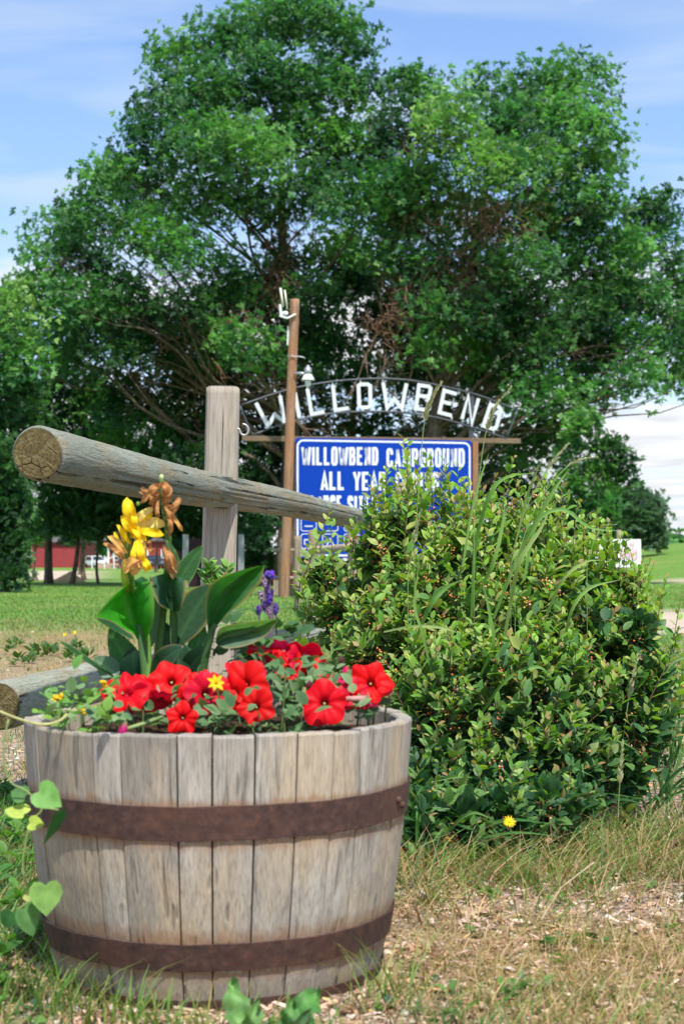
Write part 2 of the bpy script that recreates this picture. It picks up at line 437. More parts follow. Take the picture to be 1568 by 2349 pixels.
def in_view(n, y0, y1, pw=1.0, margin=0.06, x0=None, x1=None):
    """random ground points inside a wedge a little wider than the view"""
    u = rng.random(n); y = (y0 ** (1 - pw) + u * (y1 ** (1 - pw) - y0 ** (1 - pw))) ** (1 / (1 - pw)) if pw != 1 else y0 * (y1 / y0) ** u
    half = y * (784 / FPX + margin) + 0.25
    x = (rng.random(n) * 2 - 1) * half
    return x, y
def blades(x, y, h, w, col, lean=0.5, droop=0.35, z=None, seg=3, dirs=None, flatz=0.0):
    """tapered bent grass blades"""
    n = len(x); z = gz(x, y) if z is None else z
    a = rng.random(n) * 2 * np.pi if dirs is None else dirs
    le = rng.random(n) * lean
    o = np.stack([x, y, z - 0.004], -1)
    hd = np.stack([np.cos(a), np.sin(a), np.zeros(n)], -1)
    ps = []
    for i in range(seg + 1):
        t = i / seg
        ps.append(o + hd * (h * (le * t + droop * t * t))[:, None] + np.array([0, 0, 1.0]) * (h * (t - 0.35 * (le + droop) * t * t) * (1 - flatz))[:, None])
    side = np.stack([-np.sin(a + 0.6), np.cos(a + 0.6), np.zeros(n)], -1) * (w / 2)[:, None]
    side = side * 1.0
    V = []
    for i, p_ in enumerate(ps):
        k = 1 - (i / seg) ** 1.6
        if i < seg: V += [p_ - side * k, p_ + side * k]
        else: V += [p_]
    k = len(V); V = np.stack(V, 1).reshape(-1, 3)
    F = []
    for i in range(seg - 1):
        F += [[2 * i, 2 * i + 1, 2 * i + 3], [2 * i, 2 * i + 3, 2 * i + 2]]
    F += [[2 * seg - 2, 2 * seg - 1, 2 * seg]]
    F = (np.array(F)[None] + (np.arange(n) * k)[:, None, None]).reshape(-1, 3)
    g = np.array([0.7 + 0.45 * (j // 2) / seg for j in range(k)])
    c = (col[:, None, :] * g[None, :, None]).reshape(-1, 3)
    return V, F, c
def join(parts):
    Vs, Fs, Cs, b = [], [], [], 0
    for V, F, c in parts:
        Vs.append(V); Fs.append(F + b); Cs.append(c); b += len(V)
    return np.concatenate(Vs), np.concatenate(Fs), np.concatenate(Cs)
def pal(n, cols, jit=0.15, w=None):
    cols = np.array(cols, dtype=float); i = rng.choice(len(cols), n, p=w)
    return np.clip(cols[i] * (1 + (rng.random((n, 1)) - 0.5) * 2 * jit) * (1 + (rng.random((n, 3)) - 0.5) * jit * 0.6), 0, 1)
def keep(mask, *a): return [q[mask] for q in a]

BX, BY = -0.198, 2.55        # barrel centre
def off_barrel(x, y, r=0.275): return (x - BX) ** 2 + (y - BY) ** 2 > r * r
GREEN = [(0.07, 0.18, 0.025), (0.11, 0.26, 0.04), (0.18, 0.33, 0.06), (0.06, 0.16, 0.05)]
YELL = [(0.36, 0.27, 0.11), (0.48, 0.35, 0.18), (0.28, 0.25, 0.08), (0.58, 0.40, 0.25), (0.40, 0.23, 0.12)]

# straw, chips and dead leaves lying on the dry ground
x, y = in_view(85000, 1.9, 15, 1.5)
k = rng.random(len(x)) < (0.35 + 0.65 * np.maximum(m_gravel(x, y), 0.3)) * (1 - m_green(x, y) * 0.95) * (1 - m_sand(x, y))
x, y = keep(k & off_barrel(x, y), x, y); n = len(x)
L = 0.005 + rng.random(n) ** 3 * 0.04; wd = 0.0018 + rng.random(n) ** 2 * 0.006
wd = np.where(rng.random(n) < 0.07, L * 0.45, wd)
a = rng.random(n) * 2 * np.pi; d = np.stack([np.cos(a), np.sin(a), (rng.random(n) - 0.5) * 0.5], -1)
nr = np.stack([rng.normal(0, .35, n), rng.normal(0, .35, n), np.ones(n)], -1)
tv = [(-.5, -.5, 0), (.5, -.42, 0.1), (.35, .5, 0), (-.4, .42, .15)]; tf = [(0, 1, 2), (0, 2, 3)]
col = pal(n, [(.55, .38, .26), (.68, .50, .38), (.40, .25, .16), (.22, .13, .08), (.66, .54, .45), (.56, .30, .19), (.52, .37, .17)], .2, [.26, .18, .18, .16, .06, .08, .08])
V, F, c = scatter(tv, tf, np.stack([x, y, gz(x, y) + 0.003 + rng.random(n) * 0.006], -1), frames(d, nr, L, wd, wd), col)
tag(link('straw_litter', npmesh('straw_litter', V, F, c), M_['litter']), 'tan straw, bark chips and dead leaves lying on the dry soil', 'litter', None, 'stuff')

# pebbles
x, y = in_view(16000, 2.0, 13, 1.4)
k = (rng.random(len(x)) < 0.15 + 0.85 * m_gravel(x, y) ** 2) & off_barrel(x, y) & (rng.random(len(x)) > m_green(x, y)); x, y = keep(k, x, y); n = len(x)
r_ = 0.0025 + rng.random(n) ** 3 * 0.011
tv = [(0, 0, .6), (1, 0, 0), (.3, .95, 0), (-.8, .6, 0), (-.8, -.6, 0), (.3, -.95, 0)]; tf = [(0, 1, 2), (0, 2, 3), (0, 3, 4), (0, 4, 5), (0, 5, 1)]
a = rng.random(n) * 2 * np.pi; d = np.stack([np.cos(a), np.sin(a), 0 * a], -1)
V, F, c = scatter(tv, tf, np.stack([x, y, gz(x, y) - 0.001], -1), frames(d, np.tile([0, 0, 1.], (n, 1)), r_, r_ * (0.6 + rng.random(n) * .4), r_), pal(n, [(.58, .48, .40), (.50, .42, .38), (.66, .60, .55), (.40, .32, .27)], .15))
tag(link('gravel', npmesh('gravel', V, F, c), M_['litter']), 'small pinkish pebbles strewn over the dry soil', 'gravel', None, 'stuff')

# dry grass tufts of the near ground
def tufts(nt_, y0, y1, pw, per, hh, cols, spread=0.035, cond=None, lean=0.8, ww=0.0022, wcol=None, wmix=None):
    tx, ty = in_view(nt_, y0, y1, pw)
    ok = off_barrel(tx, ty, 0.29)
    if cond is not None: ok &= rng.random(nt_) < cond(tx, ty)
    tx, ty = keep(ok, tx, ty)
    k = np.repeat(np.arange(len(tx)), per); n = len(k)
    x = tx[k] + rng.normal(0, spread, n); y = ty[k] + rng.normal(0, spread, n)
    base = pal(len(tx), cols, .18, wcol)[k]; c = np.clip(base * (1 + rng.normal(0, .13, (n, 1))), 0, 1)
    if wmix is not None:
        sw = rng.random(n) < wmix; c[sw] = pal(int(sw.sum()), YELL, .15)
    ok = off_barrel(x, y, 0.285); x, y, c = keep(ok, x, y, c); n = len(x)
    h = hh * (0.45 + rng.random(n) * 0.8)
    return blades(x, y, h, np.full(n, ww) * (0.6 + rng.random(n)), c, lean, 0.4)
parts = [tufts(5200, 1.95, 17, 1.35, 15, 0.055, YELL + [(.2, .23, .06), (.58, .40, .2)], .04, lambda x, y: 0.9 * (1 - m_sand(x, y)) * (1 - 0.85 * m_gravel(x, y)) * (1 - .8 * m_green(x, y)), 1.0, 0.0020)]
tag(link('dry_grass', npmesh('dry_grass', *join(parts)), M_['grass']), 'dry yellow tufts of grass on the patchy ground', 'grass', None, 'stuff')
parts = [tufts(5400, 1.95, 14, 1.35, 12, 0.055, GREEN, .04, lambda x, y: 0.95 * (1 - m_sand(x, y)) * smooth(0.36, 0.56, vnoise(x, y, 0.8, 21, 3)), .9, .0026, None, .2)]
# the green verge under and right of the shrub
tx = 0.05 + rng.random(560) * 1.5; ty = 3.40 + (tx - 0.3) * 0.35 + rng.normal(0, 0.24, 560)
k = np.repeat(np.arange(560), 12); n = len(k)
parts.append(blades(tx[k] + rng.normal(0, .03, n), ty[k] + rng.normal(0, .03, n), 0.13 * (.25 + rng.random(n)), np.full(n, .0034) * (.6 + rng.random(n) * .6), pal(n, GREEN + YELL, .2), 1.0, .5))
# the left side behind the barrel
tx = -1.15 + rng.random(420) * .8; ty = 2.6 + rng.random(420) * 1.8
k = np.repeat(np.arange(420), 12); n = len(k)
parts.append(blades(tx[k] + rng.normal(0, .03, n), ty[k] + rng.normal(0, .03, n), 0.07 * (.4 + rng.random(n)), np.full(n, .004), pal(n, GREEN, .2), .9, .4))
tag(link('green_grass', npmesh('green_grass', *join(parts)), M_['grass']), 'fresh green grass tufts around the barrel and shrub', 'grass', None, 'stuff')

# mown lawn beyond
x, y = in_view(115000, 8.5, 44, 1.75)
k = (rng.random(len(x)) < m_green(x, y) ** 0.8 * (1 - m_sand(x, y))); x, y = keep(k, x, y); n = len(x)
pn = vnoise(x, y, 1.1, 31, 3)
c = pal(n, GREEN + [(.16, .27, .06), (.24, .30, .08)], .16); dryk = rng.random(n) < 0.08 + 0.35 * smooth(.5, .7, pn) * smooth(22, 11, y); c[dryk] = pal(int(dryk.sum()), YELL, .15)
V, F, c = blades(x, y, (0.035 + .03 * pn) * (.6 + rng.random(n) * .7), 0.003 + 0.0003 * y, c, .7, .3, None, 2)
tag(link('lawn_grass', npmesh('lawn_grass', V, F, c), M_['grass']), 'short mown green grass of the campground lawn', 'grass', None, 'stuff')

# ------------------------------------------------------------------ low broad-leaved weeds
LEAF_V = [(0, 0, 0), (-.28, .22, .06), (0, .25, 0), (.28, .22, .06), (-.36, .52, .08), (0, .55, .0), (.36, .52, .08), (-.2, .82, .03), (0, .82, -.03), (.2, .82, .03), (0, 1.05, -.08)]
LEAF_F = [(0, 2, 1), (0, 3, 2), (1, 2, 5), (1, 5, 4), (2, 3, 6), (2, 6, 5), (4, 5, 8), (4, 8, 7), (5, 6, 9), (5, 9, 8), (7, 8, 10), (8, 9, 10)]
LEAF_G = [.9, 1, .85, 1, 1.05, .9, 1.05, 1.08, 1, 1.08, 1.1]
def weeds(n_pl, xs, ys, size, cols, per=7, rise=.6):
    k = np.repeat(np.arange(n_pl), per); n = len(k)
    a = rng.random(n) * 2 * np.pi; s_ = size * (.6 + rng.random(n) * .7)
    d = np.stack([np.cos(a), np.sin(a), rise * (.2 + rng.random(n))], -1)
    o = np.stack([xs[k], ys[k], gz(xs[k], ys[k])], -1) + d * (rng.random(n) * .5 * size)[:, None] + np.array([0, 0, 1]) * (rng.random(n) * size * .8)[:, None]
    nr = np.stack([rng.normal(0, .4, n), rng.normal(0, .4, n), np.ones(n)], -1)
    return scatter(LEAF_V, LEAF_F, o, frames(d, nr, s_, s_ * .8), pal(n, cols, .2), LEAF_G)
wx, wy = in_view(300, 2.0, 12, 1.3); k = off_barrel(wx, wy, .36); wx, wy = keep(k, wx, wy)
p1 = weeds(len(wx), wx, wy, .019, [(.07, .18, .04), (.12, .25, .05), (.08, .15, .08)], 9)
wx = -1.2 + rng.random(170) * .9; wy = 2.3 + rng.random(170) * 2.2; k = off_barrel(wx, wy, .34); wx, wy = keep(k, wx, wy)
p2 = weeds(len(wx), wx, wy, .04, [(.06, .17, .03), (.1, .24, .04)], 9)
wx = rng.normal(-2.05, .45, 26); wy = rng.normal(10.6, 1.0, 26)
p3 = weeds(26, wx, wy, .055, [(.05, .12, .03), (.09, .17, .04)], 12, 1.2)
tag(link('weed_leaves', npmesh('weed_leaves', *join([p1, p2, p3])), M_['bush_leaf']), 'small broad-leaved weeds and clover scattered over the ground', 'weeds', None, 'stuff')
# ------------------------------------------------------------------ trees
def wpos(p):
    off = Vector((0, 0, 0))
    while p is not None: off += Vector(p.location); p = p.parent
    return off
def link_local(name, me, mat, parent, Mw):
    o = bpy.data.objects.new(name, me); C.objects.link(o)
    if mat is not None and not me.materials:
        for q in (mat if isinstance(mat, (list, tuple)) else [mat]): me.materials.append(q)
    if parent is not None:
        o.parent = parent; Mw = Matrix.Translation(-wpos(parent)) @ Mw
    o.matrix_local = Mw
    return o
def along(a, b, roll=0.0):
    """matrix with local Z from a to b, origin at a"""
    a, b = Vector(a), Vector(b)
    q = (b - a).to_track_quat('Z', 'Y')
    return Matrix.Translation(a) @ q.to_matrix().to_4x4() @ Matrix.Rotation(roll, 4, 'Z')

m = NT('bark'); co = m.coord('Object', (1, 1, .25)); f = m.noise(co, 16, 6, .7)
c = m.ramp(f, [(.3, (.05, .037, .028)), (.5, (.15, .11, .08)), (.72, (.30, .23, .17))])
M_['bark'] = m.end(m.bsdf(c, .95, .1, m.bump(f, 1.0, .05)))
m = NT('twig_bark'); f = m.noise(m.coord(), 8, 4, .6)
M_['twig'] = m.end(m.bsdf(m.mix(1.0, m.attr(), m.ramp(f, [(.3, .6), (.7, 1.25)]), 'MULTIPLY'), .9, .1))

def bunch():
    V, F = [], []
    rr = np.random.default_rng(3)
    for i in range(6):
        ang = (-1.25, -.8, -.25, .3, .85, 1.3)[i]; base = np.array([0, .1 + .12 * (i % 3), 0]); L = .62 + .2 * rr.random(); w = .15
        d = np.array([math.sin(ang), math.cos(ang), (rr.random() - .6) * .9]); d /= np.linalg.norm(d)
        s_ = np.cross(d, [0, 0, 1]); s_ /= np.linalg.norm(s_); up = np.cross(s_, d) * .05
        b = len(V)
        V += [base, base + d * L * .5 + s_ * w + up, base + d * L, base + d * L * .5 - s_ * w + up]
        F += [(b, b + 1, b + 2), (b, b + 2, b + 3)]
    return np.array(V), np.array(F)
BV, BF = bunch()
def lobes3(lobes, dj=1.0, bump=0.0):
    out = []
    for l in lobes:
        px_, py_, r_, d_ = l[:4]; dens = l[4] if len(l) > 4 else 1.0; kind = l[5] if len(l) > 5 else 0
        dd_ = d_ + (R.uniform(-1.9, 1.3) if 38 < d_ < 46 else 0); out.append((np.array(P(px_, py_, dd_)), sz(r_ * .95, dd_), min(max(dens, 1), dens + .22), kind))
    return out
def foliage(lobes, size, pals, leaves=13, k=30.0, spread=.24, droop=.12, flat=1.0, zmin=.1):
    O, D, Nn, Cc, Sz = [], [], [], [], []
    for (c, r, dens, kind) in lobes:
        n = max(6, int(k * r * r * dens * (0.24 / spread) ** 2))
        u = unit(rng.normal(size=(n, 3))); u[:, 2] = np.where(u[:, 2] < -.35, -u[:, 2] * .6, u[:, 2])
        rad = np.maximum(r * (.45 + .6 * rng.random(n) ** .6) - spread * .55, r * .3)
        ce = c + u * rad[:, None] * np.array([1, 1, flat])
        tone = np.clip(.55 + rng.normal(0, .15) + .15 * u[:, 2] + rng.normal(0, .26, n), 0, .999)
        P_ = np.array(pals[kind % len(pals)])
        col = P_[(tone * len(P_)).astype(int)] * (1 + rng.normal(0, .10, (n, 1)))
        q = np.repeat(np.arange(n), leaves); m_ = len(q)
        off = np.clip(rng.normal(0, 1, (m_, 3)), -1.7, 1.7) * spread * np.array([1, 1, .85]) * (.7 + .6 * rng.random(n))[q][:, None]
        o = ce[q] + off; o[:, 2] -= np.linalg.norm(off[:, :2], axis=1) * .12
        d = unit(unit(off) * .9 + u[q] * .8 + rng.normal(0, .35, (m_, 3)) + np.array([0, 0, -droop]))
        nr = unit(rng.normal(0, .75, (m_, 3)) + np.array([0, -.25, .8]) + u[q] * .3)
        ok = o[:, 2] > zmin
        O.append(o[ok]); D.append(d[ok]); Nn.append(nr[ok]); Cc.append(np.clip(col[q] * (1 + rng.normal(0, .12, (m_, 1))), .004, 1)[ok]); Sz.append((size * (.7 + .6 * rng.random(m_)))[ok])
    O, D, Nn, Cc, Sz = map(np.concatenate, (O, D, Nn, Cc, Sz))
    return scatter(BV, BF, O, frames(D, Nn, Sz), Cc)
def limb_pts(a, b, sag=.12, n=7, wob=.06):
    a, b = np.array(a, float), np.array(b, float); L = np.linalg.norm(b - a); ps = []
    w1, w2 = rng.normal(0, wob * L, 3), rng.normal(0, wob * L, 3)
    for i in range(n + 1):
        t = i / n; p = a * (1 - t) + b * t
        p = p + np.array([0, 0, sag * L * math.sin(math.pi * t)]) + w1 * math.sin(math.pi * t) + w2 * math.sin(2 * math.pi * t) * .5
        ps.append(p)
    return ps
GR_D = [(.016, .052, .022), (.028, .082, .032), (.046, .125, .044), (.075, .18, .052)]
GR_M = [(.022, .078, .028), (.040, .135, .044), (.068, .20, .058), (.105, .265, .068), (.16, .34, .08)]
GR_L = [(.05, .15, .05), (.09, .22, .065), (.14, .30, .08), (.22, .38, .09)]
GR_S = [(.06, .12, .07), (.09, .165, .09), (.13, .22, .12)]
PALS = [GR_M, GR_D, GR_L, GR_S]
def tree(name, label, base_px, base_d, top, lobes, r0, cat='tree', group=None, size=.21, k=30, leaves=33, spread=.30, twigs=0, forks=((0, 0),), branches=True, zmin=.1, bark='bark', trunk_lean=0.0):
    bx = P(base_px, 1290, base_d); g = float(gz(bx.x, base_d)); b = Vector((bx.x, base_d, g))
    t = empty(name, b, label, cat, group)
    L3 = lobes3(lobes)
    tp = P(top[0], top[1], base_d if len(top) < 3 else top[2])
    mb = MB(); pts = limb_pts(np.array(b) - np.array([0, 0, .15]), tp, 0, 12, .03)
    rad = [r0 * (1.25 if i == 0 else 1) * (1 - .85 * i / 12) for i in range(13)]
    mb.tube(pts, rad, 10)
    mb.build('trunk', M_['bark'], t, True)
    tr = [np.array(p) for p in pts]
    if branches:
        order = sorted(range(len(L3)), key=lambda i: -L3[i][1])
        for c, r, dens, kind in L3:
            # leave the trunk at a point somewhat below the lobe
            best = min(range(1, 12), key=lambda i: abs(tr[i][2] - (c[2] - .55 * np.linalg.norm((c - tr[i])[:2]) - .3)))
            mb = MB(); lp = limb_pts(tr[best], c, .06, 8, .07); rr = max(.02, rad[best] * .30)
            mb.tube(lp, [rr * (1 - .75 * i / 8) for i in range(9)], 6)
            for q in range(7):
                i = R.randint(3, 8); u = unit(rng.normal(size=3)); e = c + u * r * (.75 + .25 * R.random())
                mb.tube(limb_pts(lp[i], e, .03, 4, .08), [rr * .3, rr * .24, rr * .18, rr * .12, rr * .06], 4)
            mb.build('branch', M_['bark'], t, True)
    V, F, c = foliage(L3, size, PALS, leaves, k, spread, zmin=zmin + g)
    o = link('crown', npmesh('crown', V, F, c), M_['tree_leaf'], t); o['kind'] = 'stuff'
    return t, L3
def dead_twigs(t, spots, per=120, L=.7, r=.010, name='dead_twigs', cols=((.20, .115, .07), (.26, .155, .10), (.14, .08, .05))):
    """bare brown branchlets hanging where leaves have died back"""
    mb = MB()
    for (px_, py_, rp, d_, n_) in spots:
        for i in range(n_):
            a = R.random() * 6.28; q = rp * math.sqrt(R.random())
            p = P(px_ + q * math.cos(a), py_ + q * math.sin(a), d_ + R.uniform(-.5, .5))
            col = R.choice(cols); dr = Vector((R.gauss(0, .6), R.gauss(0, .5), R.gauss(-.15, .7))).normalized()
            pts = [p]; l = L * R.uniform(.4, 1.2)
            for s_ in range(4):
                dr = (dr + Vector((R.gauss(0, .35), R.gauss(0, .35), R.gauss(-.05, .3)))).normalized(); pts.append(pts[-1] + dr * l / 4)
            rr = r * R.uniform(.7, 1.5)
            mb.tube(pts, [rr, rr * .85, rr * .7, rr * .5, rr * .3], 3, col, cap=False)
            for s_ in (1, 2, 3):
                d2 = (dr + Vector((R.gauss(0, .8), R.gauss(0, .8), R.gauss(0, .8)))).normalized()
                mb.tube([pts[s_], pts[s_] + d2 * l * .22, pts[s_] + d2 * l * .36 + Vector((0, 0, -.03))], [rr * .6, rr * .4, rr * .2], 3, col, cap=False)
    o = mb.build(name, M_['twig'], t, False); o['kind'] = 'stuff'; return o

# the great tree left of centre
A = [(690, 55, 105, 42), (790, 95, 80, 42), (600, 80, 95, 42), (500, 110, 80, 42.5), (410, 150, 75, 42), (365, 230, 60, 42), (470, 230, 110, 41.5), (600, 220, 110, 41), (730, 220, 110, 41.5), (820, 200, 60, 43),
     (340, 320, 75, 42), (440, 350, 100, 40.5), (560, 360, 110, 40.5), (690, 350, 110, 41), (800, 350, 80, 42), (270, 400, 75, 42), (220, 420, 45, 42.5), (340, 440, 90, 41), (480, 470, 90, 40), (600, 490, 80, 41.5, .75, 1), (720, 460, 90, 42, .85, 1), (820, 460, 85, 40.5),
     (130, 530, 65, 42), (100, 590, 45, 42), (220, 520, 85, 41.5), (330, 560, 90, 41, .75), (430, 590, 75, 41, .6), (540, 610, 60, 41, .5), (650, 600, 55, 43, .45, 1), (770, 590, 80, 41, .7), (640, 660, 80, 44, .7, 1), (560, 700, 80, 44, .7, 1), (460, 740, 80, 44, .7, 1), (250, 740, 90, 43.5, .8, 1), (360, 760, 80, 44, .7, 1), (780, 640, 80, 44, .8, 1), (700, 780, 80, 44, .9, 1), (640, 820, 70, 44, .8, 1), (480, 860, 80, 44, .8, 1), (170, 610, 75, 42, .75), (90, 690, 70, 42, .9), (190, 710, 90, 41, .8), (300, 690, 75, 42, .5),
     (420, 700, 70, 41, .5, 1), (520, 690, 70, 40, .8), (610, 720, 60, 43, .6, 1), (120, 790, 90, 41.5), (230, 810, 90, 41, .75, 1), (340, 800, 85, 41, .7, 1), (450, 810, 80, 41, .8), (560, 800, 80, 40.5, .75), (720, 700, 80, 42, .8, 1), (730, 810, 80, 40.5, .9)]
tA, LA = tree('broadleaf_tree', 'huge broad green tree left of centre, its trunk rising behind the tall brown pole', 655, 42.5, (650, 190, 42), A, .34, group='big trees behind the signs', size=.18, k=38)
dead_twigs(tA, [(560, 760, 60, 40, 55), (640, 640, 50, 41, 60), (700, 480, 80, 41.5, 40), (430, 780, 70, 40.5, 40), (400, 640, 60, 40.5, 40), (640, 540, 70, 41.5, 45)])
# the second tree on the right
B = [(960, 215, 55, 43), (1005, 225, 50, 43), (930, 190, 30, 43), (1120, 195, 45, 42), (1200, 190, 60, 42), (1290, 195, 75, 42), (1360, 200, 50, 42), (1375, 280, 50, 42), (1330, 300, 80, 41.5), (1240, 290, 80, 41), (1140, 290, 80, 40.5), (1040, 310, 85, 40, 1, 2), (940, 320, 70, 41, 1, 1),
     (1400, 350, 45, 42), (1330, 400, 80, 41.5), (1230, 400, 90, 40, .9, 2), (1120, 400, 90, 39.5, .85, 2), (1010, 410, 90, 39.5, .9, 2), (910, 430, 75, 40.5, .9), (1380, 480, 75, 41.5), (1290, 510, 90, 40.5), (1180, 510, 90, 39.5, .7, 2), (1070, 510, 90, 39.5, .55, 2), (950, 520, 80, 39.5, .8, 2),
     (1470, 500, 60, 42), (1515, 470, 40, 42), (1510, 560, 55, 42), (1420, 590, 80, 41), (1310, 620, 90, 40), (1200, 610, 85, 39.5, .7, 2), (1090, 620, 80, 39.5, .6), (970, 620, 80, 40, .6), (880, 590, 60, 41, .7), (1550, 650, 60, 42), (1470, 690, 80, 41), (1360, 720, 80, 40.5, .6, 1), (1240, 720, 80, 40.5, .8, 1), (1100, 730, 62, 40.5, .7, 1), (1150, 770, 50, 40, .7, 0),
     (980, 720, 60, 40, .5), (1560, 760, 70, 41), (1450, 800, 80, 41), (1330, 820, 85, 40.5, .8, 1), (1220, 820, 80, 40.5, .8, 1), (1090, 810, 65, 39.5, .8, 0), (980, 800, 60, 40, .5), (1540, 860, 60, 41, .9), (1450, 880, 62, 40), (1340, 905, 75, 40), (1250, 920, 80, 40), (1270, 1010, 65, 40, .9), (1210, 1030, 70, 40.5, 1, 1),
     (860, 650, 85, 44, .9, 1), (860, 760, 80, 44, .9, 1), (890, 500, 75, 44, .9, 1), (870, 380, 70, 44, 1, 1), (875, 290, 50, 44, 1, 1), (960, 750, 100, 44.5, .8, 1), (1060, 780, 90, 44, .8, 1), (1010, 660, 90, 44, .7, 1), (1130, 700, 90, 44, .7, 1), (1210, 760, 90, 44, .7, 1), (1300, 760, 80, 44, .7, 1), (1400, 700, 90, 44, .8, 1), (940, 850, 80, 44, .9, 1), (1130, 860, 80, 44, .9, 1),
     (1600, 700, 80, 42), (1640, 800, 80, 42)]
tB, LB = tree('broadleaf_tree', 'wide spreading tree on the right, thinning leaves over brown twigs behind the arched sign', 960, 41.5, (1130, 330, 41.5), B, .32, group='big trees behind the signs', size=.18, k=38)
dead_twigs(tB, [(1060, 530, 110, 39.3, 90), (1150, 480, 100, 39.3, 60), (960, 480, 60, 39.3, 30), (885, 740, 50, 39, 60), (980, 800, 60, 39.3, 22), (1060, 640, 60, 39.2, 60), (1230, 760, 90, 40, 50), (1020, 290, 40, 39.3, 25), (930, 640, 60, 39.4, 40), (930, 340, 30, 40, 12)], L=.9)
dead_twigs(tB, [(880, 800, 60, 39.6, 7), (930, 830, 60, 39.6, 4), (690, 930, 60, 41, 5)], L=2.2, r=.022, name='bare_limbs', cols=((.13, .09, .065), (.18, .125, .09)))
# dark mass behind the signs
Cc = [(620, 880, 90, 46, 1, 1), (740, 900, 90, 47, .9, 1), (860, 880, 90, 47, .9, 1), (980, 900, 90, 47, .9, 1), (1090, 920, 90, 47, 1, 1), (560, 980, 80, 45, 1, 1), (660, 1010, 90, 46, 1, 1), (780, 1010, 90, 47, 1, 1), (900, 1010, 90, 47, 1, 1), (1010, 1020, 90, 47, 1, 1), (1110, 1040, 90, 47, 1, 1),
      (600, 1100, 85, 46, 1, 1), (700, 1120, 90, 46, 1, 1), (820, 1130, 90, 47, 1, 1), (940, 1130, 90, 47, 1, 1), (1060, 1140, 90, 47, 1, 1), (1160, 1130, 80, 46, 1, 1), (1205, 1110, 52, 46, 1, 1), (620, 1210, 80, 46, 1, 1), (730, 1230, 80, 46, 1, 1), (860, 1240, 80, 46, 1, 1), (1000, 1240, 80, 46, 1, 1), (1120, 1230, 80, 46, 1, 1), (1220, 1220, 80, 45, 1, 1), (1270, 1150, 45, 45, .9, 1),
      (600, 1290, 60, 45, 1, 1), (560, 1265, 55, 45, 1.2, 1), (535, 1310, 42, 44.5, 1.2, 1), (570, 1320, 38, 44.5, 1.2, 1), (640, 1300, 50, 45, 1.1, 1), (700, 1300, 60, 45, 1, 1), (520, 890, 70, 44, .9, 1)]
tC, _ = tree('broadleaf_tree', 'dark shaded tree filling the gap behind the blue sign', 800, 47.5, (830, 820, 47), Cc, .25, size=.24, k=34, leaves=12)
dead_twigs(tC, [(760, 960, 60, 44.5, 50), (1000, 980, 60, 44.5, 50), (680, 950, 50, 44, 30)], L=1.1, r=.016)
# lower left crowns
D1 = [(430, 900, 80, 44, .9, 1), (510, 990, 70, 43, 1, 1), (400, 1000, 85, 44, 1, 0), (300, 930, 80, 44, .8, 1), (290, 1030, 85, 44), (470, 1090, 80, 43, 1, 1), (370, 1100, 85, 44, 1, 1), (560, 1110, 70, 42, 1, 1), (470, 1190, 70, 43, 1, 1), (560, 1210, 55, 42, 1, 1), (390, 1190, 70, 44, 1, 1), (440, 1240, 45, 43, 1, 1)]
tD, _ = tree('bushy_tree', 'green bushy tree right behind the leaning fence post', 420, 45, (410, 900, 44.5), D1, .17, size=.2, k=40)
dead_twigs(tD, [(350, 830, 80, 41, 30), (480, 940, 60, 42, 30)], L=.9, r=.012)
small = [
 (113, 1339, 48, [(150, 900, 90, 47, .8, 1), (60, 960, 80, 47, .8, 1), (150, 1010, 90, 47, 1, 1), (80, 1080, 85, 47, 1, 1), (150, 1140, 80, 47, 1, 1), (100, 1190, 60, 47, 1, 1)], .14, 'thick dark trunked lawn tree left of the sand pile'),
 (163, 1341, 47.5, [(230, 950, 80, 47, .8), (210, 1060, 80, 47, 1, 1), (230, 1150, 75, 47, 1, 1), (180, 1200, 55, 47, 1, 1)], .085, 'lawn tree with a split pale trunk right of the sand pile'),
 (186, 1318, 82, [(180, 1160, 45, 82, 1, 0), (200, 1215, 35, 82, 1, 0), (165, 1220, 35, 82, 1, 1)], .19, 'forked double trunked tree far behind the sand pile'),
 (195, 1331, 57, [(215, 1100, 70, 57, 1, 0), (230, 1180, 60, 57, 1, 1), (190, 1180, 50, 57, 1, 0)], .10, 'lawn tree with a light straight trunk beside the white car'),
 (228, 1339, 48, [(270, 1100, 75, 48, 1, 1), (300, 1180, 70, 48, 1, 1), (240, 1210, 50, 48, 1, 1), (340, 1160, 60, 48, 1, 0)], .055, 'slim dark lawn tree in front of the white stair railing'),
 (358, 1313, 100, [(360, 1200, 50, 100, 1, 0), (400, 1215, 40, 100, 1, 0), (330, 1220, 35, 100, 1, 0)], .14, 'far thin grey trunk beside the dark parked car'),
 (76, 1333, 54, [(60, 1180, 45, 54, .9, 2), (85, 1215, 40, 54, .9, 2), (50, 1225, 35, 54, .9, 0)], .055, 'young pale green tree between the dark shrub and the thick trunk')]
for (bpx, bpy_, bd, lob, r0, lab) in small:
    tree('lawn_tree', lab, bpx, bd, (bpx + 6, min(l[1] for l in lob) + 30, bd), lob, r0, group='small trees on the lawn', size=.2 if bd < 70 else .3, k=36, branches=True)
tree('dark_shrub', 'dark dense shrub reaching down to the grass at the left edge', 5, 34, (10, 1150, 34), [(-20, 1080, 80, 34, 1, 1), (0, 1170, 65, 34, 1.1, 1), (-20, 1230, 60, 34, 1.1, 1), (18, 1260, 40, 34, 1.1, 1), (0, 1300, 48, 34, 1.1, 1), (30, 1325, 26, 33.5, 1.1, 1)], .12, 'shrub', size=.15, k=60, spread=.17, zmin=.0)
